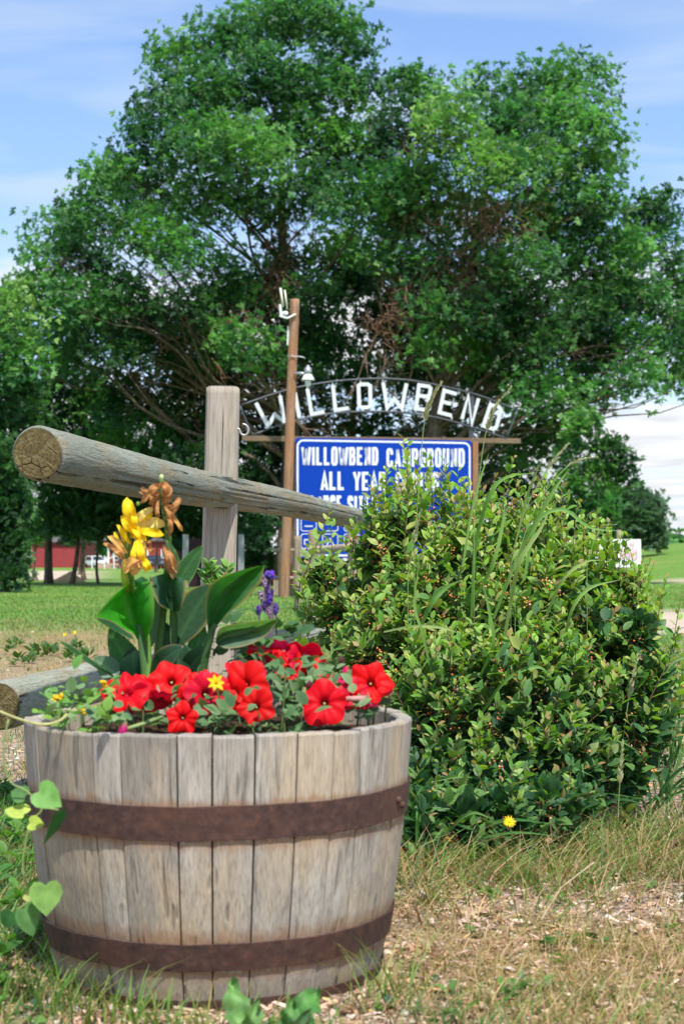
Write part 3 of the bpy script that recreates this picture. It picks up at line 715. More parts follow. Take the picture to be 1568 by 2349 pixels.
tree('bushy_tree', 'bright green bushy tree cut off by the left edge', -60, 38, (-50, 800, 38), [(-20, 720, 60, 38, 1, 2), (20, 690, 40, 38, 1, 2), (40, 760, 60, 37.5, 1, 2), (-30, 810, 80, 38, 1, 2), (50, 840, 70, 37.5, 1, 0), (-10, 900, 80, 38, .9, 1), (50, 930, 60, 38, .9, 1), (-20, 1000, 80, 38, .9, 1)], .2, size=.18, k=42)
# right side
tS, _ = tree('slender_tree', 'slender orange barked tree with sparse hanging leaves right of the sign', 1366, 33, (1362, 960, 33), [(1340, 985, 40, 33, .6, 0), (1395, 1035, 30, 33, .4, 1), (1432, 1078, 20, 33, .5, 1), (1325, 1050, 40, 33, .4, 0), (1385, 1090, 28, 33, .3, 0), (1345, 1150, 28, 33, .25, 0), (1300, 1110, 36, 33, .4, 0)], .085, size=.15, k=46, spread=.17)
tree('round_shrub', 'round grey green bushy tree standing alone on the far right field', 1450, 75, (1452, 1170, 75), [(1455, 1150, 38, 75, 1, 3), (1485, 1165, 28, 75, .9, 3), (1420, 1165, 34, 75, 1, 3), (1470, 1195, 36, 75, 1, 3), (1500, 1195, 22, 75, .9, 3), (1430, 1205, 38, 75, 1, 3), (1405, 1140, 18, 75, .8, 0), (1470, 1232, 28, 75, 1, 3), (1500, 1232, 18, 75, 1, 3), (1440, 1240, 26, 75, 1, 3)], .2, 'tree', size=.3, k=34, spread=.3)
tree('bushy_tree', 'mid green bushy tree half hidden behind the slender orange trunk', 1350, 60, (1350, 1150, 60), [(1385, 1165, 26, 60, .8, 0), (1310, 1190, 36, 60, .9, 1), (1375, 1215, 36, 60, 1, 1), (1330, 1240, 40, 60, 1, 1), (1280, 1200, 45, 60, 1, 1)], .15, size=.26, k=34, spread=.28)
# far tree line, left, behind the houses
for i, (px_, r_) in enumerate([(10, 60), (85, 48), (160, 55), (235, 42), (310, 52), (390, 48), (470, 40)]):
    d_ = 235 + (i % 3) * 14
    tree('far_tree', 'far rounded tree above the red buildings, %s' % ['at the left edge', 'over the white trailer', 'over the long red shed', 'over the white car', 'over the red house', 'over the dark parked car', 'left of the leaning post'][i], px_, d_, (px_, 1230, d_), [(px_, 1222, r_, d_, 1, 0), (px_ - r_ * .6, 1245, r_ * .6, d_, 1, 0), (px_ + r_ * .6, 1248, r_ * .6, d_, 1, 0)], .4, group='far trees behind the red buildings', size=1.1, k=3.2, spread=.9, branches=False)
# low scrub on the far right rise
x = rng.uniform(26, 75, 900); y = rng.uniform(128, 150, 900); z = gz(x, y) + rng.random(900) * .9 * (1 + .4 * np.sin(x * .9))
V, F, c = scatter(BV, BF, np.stack([x, y, z], -1), frames(rng.normal(size=(900, 3)), rng.normal(size=(900, 3)) + np.array([0, 0, 1]), .9 + .5 * rng.random(900)), pal(900, GR_M, .15))
tag(link('far_scrub', npmesh('far_scrub', V, F, c), M_['tree_leaf']), 'low green scrub along the top of the far right rise', 'scrub', None, 'stuff')

# ------------------------------------------------------------------ cotoneaster-like shrub
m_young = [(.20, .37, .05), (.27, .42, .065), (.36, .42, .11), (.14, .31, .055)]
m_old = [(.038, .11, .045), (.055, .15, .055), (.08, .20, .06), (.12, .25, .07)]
BL = [(800, 1400, 95, 4.75), (760, 1330, 60, 4.8), (880, 1280, 85, 4.65), (935, 1205, 42, 4.6), (900, 1480, 150, 4.4), (1050, 1400, 190, 4.4), (1060, 1265, 92, 4.6), (1180, 1295, 112, 4.5), (1290, 1345, 108, 4.4), (1220, 1430, 180, 4.25), (1370, 1415, 92, 4.3), (1430, 1360, 50, 4.3), (1400, 1480, 75, 4.2),
      (1030, 1620, 190, 4.1), (1230, 1620, 200, 4.0), (1390, 1620, 120, 4.05), (1000, 1780, 110, 3.9), (1130, 1800, 140, 3.85), (1290, 1760, 130, 3.85), (1400, 1740, 70, 3.9), (960, 1690, 90, 4.05), (1000, 1890, 80, 3.75), (1110, 1880, 80, 3.72), (1230, 1850, 80, 3.75), (985, 1925, 62, 3.62), (975, 1880, 85, 3.45), (1070, 1885, 85, 3.42), (1160, 1870, 80, 3.45), (1260, 1850, 75, 3.5), (945, 1900, 55, 3.4), (1090, 1915, 70, 3.6), (1190, 1900, 62, 3.6), (1310, 1850, 62, 3.68), (960, 1830, 60, 3.8), (1480, 1560, 70, 4.0), (1470, 1670, 75, 3.95), (1460, 1450, 60, 4.1), (1440, 1770, 60, 3.9)]
BB = [(np.array(P(a, b, d)), sz(r, d) * .93) for a, b, r, d in BL]
bush = empty('berry_shrub', P(1130, 1290, 4.4) * 1.0, 'wide leafy shrub with orange berry clusters growing through the rail fence beside the barrel', 'shrub')
bush.location = (P(1130, 1290, 4.4).x, 4.4, 0)
Cn = np.array([b[0] for b in BB]); Rn = np.array([b[1] for b in BB])
def shoots():
    out = []
    for (c, r) in BB:
        n = int(2300 * r * r * 2.0)
        u = unit(rng.normal(size=(n, 3)) + np.array([0, -.45, .25]))
        for q in u:
            p = c + q * r * np.array([1, .9, 1])
            dd = np.linalg.norm((p - Cn), axis=1) / Rn
            if (dd < .74).any() or p[2] < .05: continue
            out.append((p, q, r))
    return out
SH = shoots(); R.shuffle(SH)
lO, lD, lN, lS, lC, lTip = [], [], [], [], [], []
stems = MB(); bO = []
def shoot(tip, q, L, dens=.0145, lsize=.041, topness=.5, straight=False):
    q = q / np.linalg.norm(q)
    d_in = unit(q * .75 + np.array([0, 0, .75 if q[2] > -.3 else .1]) + rng.normal(0, .18, 3))
    a = tip - d_in * L
    bend = (np.array([0, 0, .08 * L]) + rng.normal(0, .04 * L, 3)) if not straight else rng.normal(0, .02 * L, 3)
    pts = [a, a * .5 + tip * .5 + bend, tip]
    cp = catm(pts, 4)
    stems.tube([Vector(p) for p in cp], [.0022 - .0013 * i / (len(cp) - 1) for i in range(len(cp))], 3, [(.10 + .16 * i / 8, .06 + .09 * i / 8, .035 + .05 * i / 8) for i in range(len(cp))], cap=False)
    n = max(4, int(L / dens)); side = unit(np.cross(d_in, rng.normal(size=3)))
    for i in range(n):
        t = (i + .6) / n; f_ = t * (len(cp) - 1.001); j = int(f_); p = cp[j] * (1 - (f_ - j)) + cp[j + 1] * (f_ - j)
        s_ = side * (1 if i % 2 else -1); s_ = unit(s_ + np.cross(d_in, s_) * rng.normal(0, .5))
        d = unit(d_in * (.35 + .7 * t) + s_ * 1.0 + np.array([0, 0, .12]) + rng.normal(0, .15, 3))
        nr = unit(np.array([0, -.25, 1.0]) + rng.normal(0, .4, 3) + q * .25)
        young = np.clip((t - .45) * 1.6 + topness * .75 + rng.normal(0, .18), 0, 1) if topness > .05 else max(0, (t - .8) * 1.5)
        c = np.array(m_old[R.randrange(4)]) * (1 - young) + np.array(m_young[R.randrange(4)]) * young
        if t > .93 and R.random() < .4: c = np.array((.34, .24, .10))
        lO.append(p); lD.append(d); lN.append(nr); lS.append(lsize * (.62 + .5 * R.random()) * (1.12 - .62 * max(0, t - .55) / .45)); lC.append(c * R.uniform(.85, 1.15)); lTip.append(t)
    if R.random() < .3:
        t = R.uniform(.25, .7); f_ = t * (len(cp) - 1.001); j = int(f_); p = cp[j]
        for _ in range(R.randint(1, 2)):
            cc = p + unit(rng.normal(size=3) + np.array([0, -.8, .2])) * .018
            for _ in range(R.randint(4, 9)): bO.append(cc + rng.normal(0, .008, 3))
for p, q, r in SH:
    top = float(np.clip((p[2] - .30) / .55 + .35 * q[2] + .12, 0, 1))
    L = R.uniform(.09, .20)
    shoot(p + q * R.uniform(-.03, .045), q, L, topness=top * .9)
# long tips that stand clear of the mass, seen against the sign and the field
for (px_, py_, d_, L, lx) in [(922, 1000, 4.6, .26, .12), (884, 1062, 4.6, .22, -.15), (958, 1050, 4.6, .2, .1), (1050, 1062, 4.6, .2, .15), (1005, 1085, 4.6, .18, .25), (760, 1165, 4.6, .22, .25), (705, 1252, 4.7, .2, -.05), (730, 1225, 4.7, .18, -.1), (1075, 1130, 4.5, .17, .3), (905, 1105, 4.5, .2, .0),
        (1020, 1040, 4.6, .2, .1), (985, 1080, 4.6, .2, -.2), (1110, 1120, 4.5, .18, .1), (1065, 1100, 4.5, .18, .3), (850, 1090, 4.6, .18, -.3), (1180, 1045, 4.5, .22, .3), (1225, 1075, 4.5, .2, .1), (1135, 1090, 4.5, .17, -.1), (1290, 1110, 4.4, .2, .3), (1368, 1180, 4.35, .22, .35), (1335, 1175, 4.4, .2, .2), (1425, 1225, 4.3, .22, .5), (1395, 1215, 4.3, .2, .3), (1478, 1275, 4.3, .22, .8), (1530, 1320, 4.25, .24, .9), (1500, 1345, 4.25, .2, .9), (1512, 1400, 4.2, .2, 1.),
        (1555, 1440, 4.1, .22, .9), (1568, 1490, 4.05, .2, 1.2), (1530, 1520, 4.0, .22, 1.3), (1590, 1545, 4.0, .25, 1.2), (1500, 1480, 4.1, .2, .8), (660, 1480, 4.6, .14, -.7), (690, 1330, 4.7, .14, -.6), (690, 1420, 4.7, .14, -.8), (810, 1190, 4.6, .2, -.1), (840, 1130, 4.6, .2, -.2), (1290, 1890, 3.8, .18, .6), (1475, 1640, 3.9, .2, 1.1), (1480, 1720, 3.9, .2, 1.2), (1500, 1590, 3.95, .2, 1.2)]:
    for s_ in range(2):
        tip = np.array(P(px_ + (s_ and R.uniform(-35, 35)), py_ + (s_ and R.uniform(8, 45)), d_ + R.uniform(-.1, .1)))
        shoot(tip, np.array([lx, -.05, .9]), L, dens=.0155, lsize=.039, topness=.9, straight=True)
prof_x = [850, 900, 940, 1000, 1060, 1120, 1180, 1240, 1300, 1360, 1420, 1470, 1520]; prof_y = [1130, 1060, 1040, 1070, 1075, 1100, 1080, 1090, 1120, 1170, 1215, 1265, 1330]
for k in range(110):
    px_ = R.uniform(850, 1520); py_ = float(np.interp(px_, prof_x, prof_y)) + R.uniform(-15, 95); d_ = float(np.interp(px_, [850, 1520], [4.62, 4.25])) + R.uniform(-.12, .08)
    shoot(np.array(P(px_, py_, d_)), np.array([(px_ - 1150) / 700 + R.gauss(0, .2), -.1, 1.0]), R.uniform(.18, .32), dens=.016, lsize=.038, topness=.95, straight=True)
# inner leaves that close the mass
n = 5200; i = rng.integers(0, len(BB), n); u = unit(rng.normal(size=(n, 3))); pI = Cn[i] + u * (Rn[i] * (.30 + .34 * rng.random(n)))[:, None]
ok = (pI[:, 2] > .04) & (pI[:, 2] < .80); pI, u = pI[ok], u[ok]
lO = np.array(lO); lD = np.array(lD); lN = np.array(lN); lS = np.array(lS); lC = np.array(lC); lTip = np.array(lTip)
# the leaves that show largest become objects of their own
score = lTip + .9 * (lC[:, 1] > .16) - np.abs(lO[:, 1] - 4.1) * .2 + lS * 20
pick = np.argsort(-score)[:300]; rest = np.ones(len(lO), bool); rest[pick] = False
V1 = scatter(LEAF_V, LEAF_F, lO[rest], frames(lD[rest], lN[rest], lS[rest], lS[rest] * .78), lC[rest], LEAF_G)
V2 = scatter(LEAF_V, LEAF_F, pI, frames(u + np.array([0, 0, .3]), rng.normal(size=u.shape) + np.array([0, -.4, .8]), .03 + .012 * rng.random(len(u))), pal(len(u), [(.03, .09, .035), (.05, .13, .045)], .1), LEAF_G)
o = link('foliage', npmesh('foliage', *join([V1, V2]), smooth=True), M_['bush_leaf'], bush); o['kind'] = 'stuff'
lm = []
for j, cc in enumerate(m_young + m_old[2:]):
    V, F, c = scatter(LEAF_V, LEAF_F, np.zeros((1, 3)), np.eye(3)[None] * np.array([.78, 1, .78]), np.array([cc]), LEAF_G)
    me = npmesh('leaf', V, F, c, True); me.materials.append(M_['bush_leaf']); lm.append((np.array(cc), me))
bo = Vector(bush.location)
FR = frames(lD[pick], lN[pick], lS[pick])
for j, pi in enumerate(pick):
    k = min(range(len(lm)), key=lambda q: np.abs(lm[q][0] - lC[pi]).sum())
    o = bpy.data.objects.new('leaf', lm[k][1]); C.objects.link(o); o.parent = bush
    M4 = Matrix([list(FR[j][r_]) + [lO[pi][r_] - bo[r_]] for r_ in range(3)] + [[0, 0, 0, 1]]); o.matrix_local = M4
for j in range(34):
    a = R.random() * 6.28; b0 = Vector((bush.location.x + .12 * math.cos(a), 4.35 + .12 * math.sin(a), 0)); c_ = BB[R.randrange(len(BB))]
    e = b0 + (Vector(c_[0]) - b0) * .8 + Vector((R.gauss(0, .04), R.gauss(0, .04), 0))
    stems.tube([b0, b0 * .5 + e * .5 + Vector((0, 0, .06)), e], [.008, .006, .003], 5, (.05, .035, .025), cap=False)
o = stems.build('stems', M_['stem'], bush, True); o['kind'] = 'stuff'
tv = [(0, 0, 1), (0, 0, -1), (1, 0, 0), (0, 1, 0), (-1, 0, 0), (0, -1, 0)]; tf = [(0, 2, 3), (0, 3, 4), (0, 4, 5), (0, 5, 2), (1, 3, 2), (1, 4, 3), (1, 5, 4), (1, 2, 5)]
bO = np.array(bO); n = len(bO); s_ = .003 + .0014 * rng.random(n)
V, F, c = scatter(tv, tf, bO, np.eye(3)[None] * s_[:, None, None], pal(n, [(.62, .20, .06), (.70, .30, .09), (.50, .36, .06), (.58, .16, .10), (.70, .42, .25)], .15))
o = link('berries', npmesh('berries', V, F, c, True), M_['stem'], bush); o['kind'] = 'stuff'
# ------------------------------------------------------------------ barrel
def prof(z):
    zs = [0, .02, .06, .10, .18, .255, .30, .36, .402]; rs = [.258, .262, .272, .280, .292, .301, .305, .3095, .312]
    return float(np.interp(z, zs, rs))
def rust_stain(m, c):
    g = m.coord('Object'); sp = m.n('ShaderNodeSeparateXYZ'); m.set(sp.inputs[0], g); z = sp.outputs['Z']
    n = m.noise(m.coord('Object', (1, 1, .15)), 55, 4, .6)
    z = m.math('ADD', z, m.math('MULTIPLY', m.math('SUBTRACT', n, .5), .035))
    def band(a, b, c_, d): return m.ramp(z, [(a, 0.0), (b, 1.0), (c_, 1.0), (d, 0.0)])
    f = m.math('MAXIMUM', band(.093, .100, .104, .128), band(.232, .249, .252, .253))
    f = m.math('MAXIMUM', f, band(.290, .302, .303, .312)); f = m.math('MAXIMUM', f, band(.038, .056, .060, .062))
    c = m.mix(m.math('MULTIPLY', f, .62), c, (.26, .115, .04))
    # darker brown foot and weathered top edge
    c = m.mix(m.ramp(z, [(0.0, .55), (.05, 0.0)]), c, (.17, .12, .08))
    return m.mix(m.ramp(z, [(.385, 0.0), (.41, .35)]), c, (.22, .20, .19))
M_['stave'] = mat_wood('oak_stave', (.49, .46, .40), (.315, .285, .235), (.12, .10, .08), 62, .05, .4, 5.0, (.44, .35, .24), .9, .004, rust_stain)
m = NT('rusty_hoop'); f = m.noise(m.coord(), 60, 6, .7); f2 = m.noise(m.coord(), 9, 4)
c = m.ramp(f, [(.3, (.035, .018, .016)), (.52, (.068, .036, .03)), (.72, (.13, .062, .038))]); c = m.mix(m.ramp(f2, [(.45, 0.0), (.66, .5)]), c, (.12, .052, .03))
M_['rust'] = m.end(m.bsdf(c, .7, .35, m.bump(f, .5, .003)))
m = NT('potting_soil'); f = m.noise(m.coord(), 130, 5, .8)
M_['soil'] = m.end(m.bsdf(m.ramp(f, [(.3, (.04, .025, .015)), (.55, (.13, .075, .04)), (.75, (.36, .22, .12))]), .95, .1, m.bump(f, 1, .02)))

barrel = empty('barrel_planter', (BX, BY, 0), 'weathered half barrel planter with two rusty hoops, full of red flowers', 'planter')
def joint_angle(px):
    lo, hi = -1.25, 1.25
    for _ in range(50):
        mid = (lo + hi) / 2; X = BX + .312 * math.sin(mid); Y = BY - .312 * math.cos(mid)
        if X / Y * FPX + 784 < px: lo = mid
        else: hi = mid
    return lo
J = [joint_angle(p) for p in (85, 211, 276.6, 407, 488, 587, 684, 768, 830, 914)]
J = [J[0] - .42] + J
a = J[-1]
while a < J[0] + 2 * math.pi - .38:
    a += R.uniform(.23, .40); J.append(a)
J[-1] = J[0] + 2 * math.pi
for i in range(len(J) - 1):
    a0, a1 = J[i], J[i + 1]; g = .0007 + R.random() * .0013; a0 += g / .3; a1 -= g / .3
    off = R.uniform(-.0014, .0014); ztop = .401 + R.uniform(-.004, .003); na = 6
    zs = [0.0, .02, .06, .12, .18, .24, .30, .36, ztop - .003, ztop]; V, F = [], []
    for zi, z in enumerate(zs):
        for side in (0, 1):
            for k in range(na + 1):
                e = 1 - (abs(k / na * 2 - 1)) ** 6
                aa = a0 + (a1 - a0) * k / na; r_ = prof(z) + off - .0012 * (1 - e) if side == 0 else prof(z) - .024
                if zi == len(zs) - 1: r_ += -.0016 if side == 0 else .002
                V.append((BX + r_ * math.sin(aa), BY - r_ * math.cos(aa), z + (.0006 * math.sin(aa * 60) if zi == len(zs) - 1 else 0)))
    w = na + 1; st = 2 * w
    for zi in range(len(zs) - 1):
        b = zi * st
        for k in range(na):
            F.append((b + k, b + k + 1, b + st + k + 1, b + st + k)); F.append((b + w + k + 1, b + w + k, b + st + w + k, b + st + w + k + 1))
        F.append((b + w, b, b + st, b + st + w)); F.append((b + na, b + w + na, b + st + w + na, b + st + na))
    b = (len(zs) - 1) * st
    for k in range(na):
        F.append((b + k, b + k + 1, b + w + k + 1, b + w + k)); F.append((k + 1, k, w + k, w + k + 1))
    link('stave', npmesh('stave', V, F, None, False), M_['stave'], barrel)
def hoop(z0, z1, th=.0028):
    n = 96; V, F = [], []
    for k in range(n):
        a = 2 * math.pi * k / n; w_ = .0007 * math.sin(a * 7) + .0005 * math.sin(a * 19)
        for (r_, z) in ((prof(z0) + .0005, z0), (prof(z0) + th, z0), (prof(z1) + th, z1), (prof(z1) + .0005, z1)):
            rr = r_ + w_ * .5 + .0012; V.append((BX + rr * math.sin(a), BY - rr * math.cos(a), z + w_ + .0025 * math.sin(a)))
    for k in range(n):
        for q in range(4): F.append((k * 4 + q, ((k + 1) % n) * 4 + q, ((k + 1) % n) * 4 + (q + 1) % 4, k * 4 + (q + 1) % 4))
    return rounded(link('hoop', npmesh('hoop', V, F, None, False), M_['rust'], barrel), .0008)
h1 = hoop(.252, .302); h2 = hoop(.060, .101); h3 = hoop(.004, .016)
for (a, z) in ((1.18, .283), (1.25, .272)):
    mb = MB(); r_ = prof(z) + .0045; mb.sphere((BX + r_ * math.sin(a), BY - r_ * math.cos(a), z), .006, 10, 6)
    mb.build('rivet', M_['rust'], h1, True)
V = [(BX, BY, .372)]; F = []
for ri in range(1, 15):
    for k in range(40):
        a = 2 * math.pi * k / 40; r_ = .287 * ri / 14; V.append((BX + r_ * math.cos(a), BY + r_ * math.sin(a), .366 + .012 * R.random() + (.008 if ri < 12 else -.006)))
for k in range(40): F.append((0, 1 + k, 1 + (k + 1) % 40))
for ri in range(13):
    for k in range(40):
        b = 1 + ri * 40; F.append((b + k, b + 40 + k, b + 40 + (k + 1) % 40, b + (k + 1) % 40))
link('soil', npmesh('soil', V, F), M_['soil'], barrel)

# ------------------------------------------------------------------ log fence
M_['rail'] = mat_wood('grey_green_log', (.335, .355, .295), (.225, .238, .185), (.10, .095, .065), 46, .12, .9, 4.0, (.25, .19, .105), 1.0, .012)
M_['post'] = mat_wood('grey_post', (.50, .465, .395), (.34, .30, .24), (.13, .11, .08), 42, .03, 1.0, 4.0, (.42, .34, .26), .8, .004)
M_['post2'] = mat_wood('tan_post', (.50, .42, .33), (.33, .26, .19), (.14, .10, .07), 60, .05, .6, 5.0, (.40, .30, .19), .6, .004)
m = NT('end_grain'); co = m.coord('Object'); sp = m.n('ShaderNodeSeparateXYZ'); m.set(sp.inputs[0], co)
r2 = m.math('ADD', m.math('POWER', m.math('ABSOLUTE', sp.outputs['X']), 2.0), m.math('POWER', m.math('ABSOLUTE', sp.outputs['Y']), 2.0)); rr = m.math('SQRT', r2)
nn = m.noise(co, 28, 5, .7); ring = m.math('SINE', m.math('ADD', m.math('MULTIPLY', rr, 620.0), m.math('MULTIPLY', nn, 16.0)))
f = m.noise(co, 90, 5, .7)
c = m.ramp(m.math('ADD', m.math('MULTIPLY', ring, .045), nn), [(.3, (.075, .056, .024)), (.5, (.15, .118, .05)), (.72, (.24, .205, .10))])
c = m.mix(m.ramp(f, [(.35, .7), (.55, 0.0)]), c, (.05, .036, .016))
vv = m.n('ShaderNodeTexVoronoi', feature='DISTANCE_TO_EDGE'); vv.inputs['Scale'].default_value = 17; m.set(vv.inputs['Vector'], m.coord('Object', (1, 1, .1)))
ck = m.math('MULTIPLY', m.ramp(vv.outputs['Distance'], [(0.0, .8), (.03, 0.0)]), m.ramp(m.noise(co, 13, 2), [(.5, 0.0), (.6, 1.0)])); c = m.mix(ck, c, (.022, .015, .008))
M_['endgrain'] = m.end(m.bsdf(c, .9, .15, m.bump(m.math('SUBTRACT', m.math('ADD', nn, f), ck), .9, .006)))

def log_mesh(name, L, r0, r1, nseg=64, nr=32, knots=(), seed=0, round_end=.012, flat=0.0):
    rg = np.random.default_rng(seed); V, F, mi = [], [], []
    ph = rg.random(8) * 6.28
    kz_ = [L * .22]
    grv = {}; gdep = .90
    if nr >= 60:
        for _ in range(16):
            k0 = int(rg.integers(0, nr)); p0 = rg.random() * L * .7; ln = L * (.08 + .22 * rg.random()); st_ = 1 if rg.random() < .5 else -1
            for j in range(3): grv.setdefault((k0 + st_ * j * int(rg.random() < .6)) % nr, []).append((p0 + ln * j * .9, p0 + ln * (j + 1) * .97))
    tz = [0, round_end / L * .35, round_end / L] + [round_end / L + (1 - 2 * round_end / L) * i / nseg for i in range(1, nseg + 1)] + [1]
    for i, t in enumerate(tz):
        z = t * L; r = r0 + (r1 - r0) * t
        e = 1.0 if 2 <= i < len(tz) - 1 else (.90 if i in (0, len(tz) - 1) else .965)
        for k in range(nr):
            a = 2 * math.pi * k / nr
            rr = r * e * (1 + (.05 * math.exp(-((z - kz_[0]) / .03) ** 2 - (math.atan2(math.sin(a - 4.2), math.cos(a - 4.2)) / .35) ** 2)) + .022 * math.sin(2 * a + ph[0] + z * .7) + .014 * math.sin(3 * a + ph[1] + z * 1.9) + .006 * math.sin(z * 21 + ph[2] + 2 * a) + .005 * math.sin(z * 47 + ph[3] + 3 * a))
            g_ = grv.get(k)
            if g_ and 2 <= i < len(tz) - 1 and any(a0 < z < a1 for a0, a1 in g_): rr *= gdep
            if flat: rr *= 1 / max(abs(math.cos(a)) ** 5 + abs(math.sin(a)) ** 5, .35) ** (flat / 5)
            V.append((rr * math.cos(a) + .07 * r * math.sin(z * 1.3 + ph[4]), rr * math.sin(a) + .07 * r * math.sin(z * 1.7 + ph[5]), z))
    n = len(tz)
    for i in range(n - 1):
        for k in range(nr): F.append((i * nr + k, i * nr + (k + 1) % nr, (i + 1) * nr + (k + 1) % nr, (i + 1) * nr + k)); mi.append(0)
    for end in (0, n - 1):
        b0 = end * nr; prev = list(range(b0, b0 + nr)); z = V[b0][2]
        for s_ in (.66, .33):
            cur = []
            for k in range(nr):
                x_, y_, _ = V[b0 + k]; V.append((x_ * s_, y_ * s_, z + (.0003 * rg.normal()))); cur.append(len(V) - 1)
            for k in range(nr):
                q = (prev[k], cur[k], cur[(k + 1) % nr], prev[(k + 1) % nr]); F.append(q if end else q[::-1]); mi.append(1)
            prev = cur
        V.append((0, 0, z)); c_ = len(V) - 1
        for k in range(nr): F.append((prev[k], c_, prev[(k + 1) % nr]) if end else (prev[(k + 1) % nr], c_, prev[k])); mi.append(1)
    me = npmesh(name, V, F, None, False, mi)
    for p_ in me.polygons: p_.use_smooth = (p_.material_index == 0)
    return me
fence = empty('log_fence', (P(505, 1290, 5.6).x, 5.6, 0), 'fence of a leaning grey post and two thick round rails running back into the shrub', 'fence')
a, b = P(84, 1043, 3.62), P(842, 1193, 9.6); b = a + (b - a) * 1.06
me = log_mesh('rail', (b - a).length, .0645, .057, 150, 96, seed=4); me.materials.append(M_['rail']); me.materials.append(M_['endgrain'])
rail1 = link_local('rail', me, None, fence, along(a, b))
a2, b2 = P(-4, 1617, 4.15), P(700, 1458, 8.2); b2 = a2 + (b2 - a2) * 1.08
me = log_mesh('rail', (b2 - a2).length, .064, .058, 100, 96, seed=9); me.materials.append(M_['rail']); me.materials.append(M_['endgrain'])
link_local('rail', me, None, fence, along(a2, b2))
pb, pt = P(500, 1290, 5.62), P(509, 888, 5.62); dv = (pt - pb); pb = pb - dv * ((pb.z + .1) / dv.z)
me = log_mesh('post', (pt - pb).length, .0635, .0595, 60, 104, seed=5, round_end=.006, flat=.75); me.materials.append(M_['post']); me.materials.append(M_['post'])
post = link_local('post', me, None, fence, along(pb, pt))
# hook screwed into the post
mb = MB(); h0 = P(546, 985, 5.60)
def hp(dx, dz): return h0 + Vector((sz(dx, 5.6), -.01, -sz(dz, 5.6)))
pts = [hp(*q) for q in ((-6, -2), (3, 0), (5, 6), (9, 12), (15, 14), (21, 11), (24, 4), (23, -4), (17, -10), (10, -12))]
mb.tube([Vector(p) for p in catm(pts, 3)], .0042, 8, (.35, .34, .31)); hk = mb.build('hook', mat_plain('galvanised_steel', (.42, .41, .38), .45, .5, .6), fence, True)
for (x_, y_) in ((499, 1092), (507, 1094)):
    mb = MB(); mb.sphere(P(x_, y_, 5.55), .006, 8, 5); mb.build('nail', M_['rust'], fence, True)

# ------------------------------------------------------------------ signs
A0, B0 = P(680, 1140, 29.6), P(1080, 1140, 30.4); ex = (B0 - A0); ex.z = 0; ex.normalize(); ez = Vector((0, 0, 1)); nrm = ex.cross(ez); nrm = nrm if nrm.y < 0 else -nrm
def SP(px, py, out_=0.0):
    """point of the sign's upright plane seen at layout pixel px, py"""
    o = Vector((0, 0, CAM_H)); d = P(px, py, 10) - o; pl = A0 + nrm * out_
    return o + d * ((pl - o).dot(nrm) / d.dot(nrm))
def stroke(mb, pts, w, closed=False, th=.012, out_=0.0, col=(1, 1, 1)):
    """mitred flat stroke with thickness, in the sign plane"""
    q = [((p - A0).dot(ex), p.z) for p in pts]; n = len(q); L_, R_ = [], []
    for i in range(n):
        def dr(a, b):
            x_, y_ = q[b][0] - q[a][0], q[b][1] - q[a][1]; l = math.hypot(x_, y_) or 1; return x_ / l, y_ / l
        if closed: d0, d1 = dr((i - 1) % n, i), dr(i, (i + 1) % n)
        else: d0 = dr(i - 1, i) if i else dr(0, 1); d1 = dr(i, i + 1) if i < n - 1 else d0
        n0, n1 = (-d0[1], d0[0]), (-d1[1], d1[0]); mx, my = n0[0] + n1[0], n0[1] + n1[1]; l = math.hypot(mx, my)
        if l < .3: mx, my, l = n1[0], n1[1], 1
        mx, my = mx / l, my / l; k = w / 2 / max(.45, mx * n1[0] + my * n1[1])
        L_.append((q[i][0] + mx * k, q[i][1] + my * k)); R_.append((q[i][0] - mx * k, q[i][1] - my * k))
    def w3(p, o_): return Vector((A0.x, A0.y, 0)) + ex * p[0] + ez * p[1] + nrm * o_
    V = [];
    for i in range(n): V += [w3(L_[i], out_ + th), w3(R_[i], out_ + th), w3(L_[i], out_), w3(R_[i], out_)]
    F = []
    for i in range(n if closed else n - 1):
        a = i * 4; b = ((i + 1) % n) * 4
        F += [(a, a + 1, b + 1, b), (a, b, b + 2, a + 2), (a + 1, a + 3, b + 3, b + 1)]
    if not closed: F += [(0, 2, 3, 1), (n * 4 - 4, n * 4 - 3, n * 4 - 1, n * 4 - 2)]
    mb.add(V, F, col)
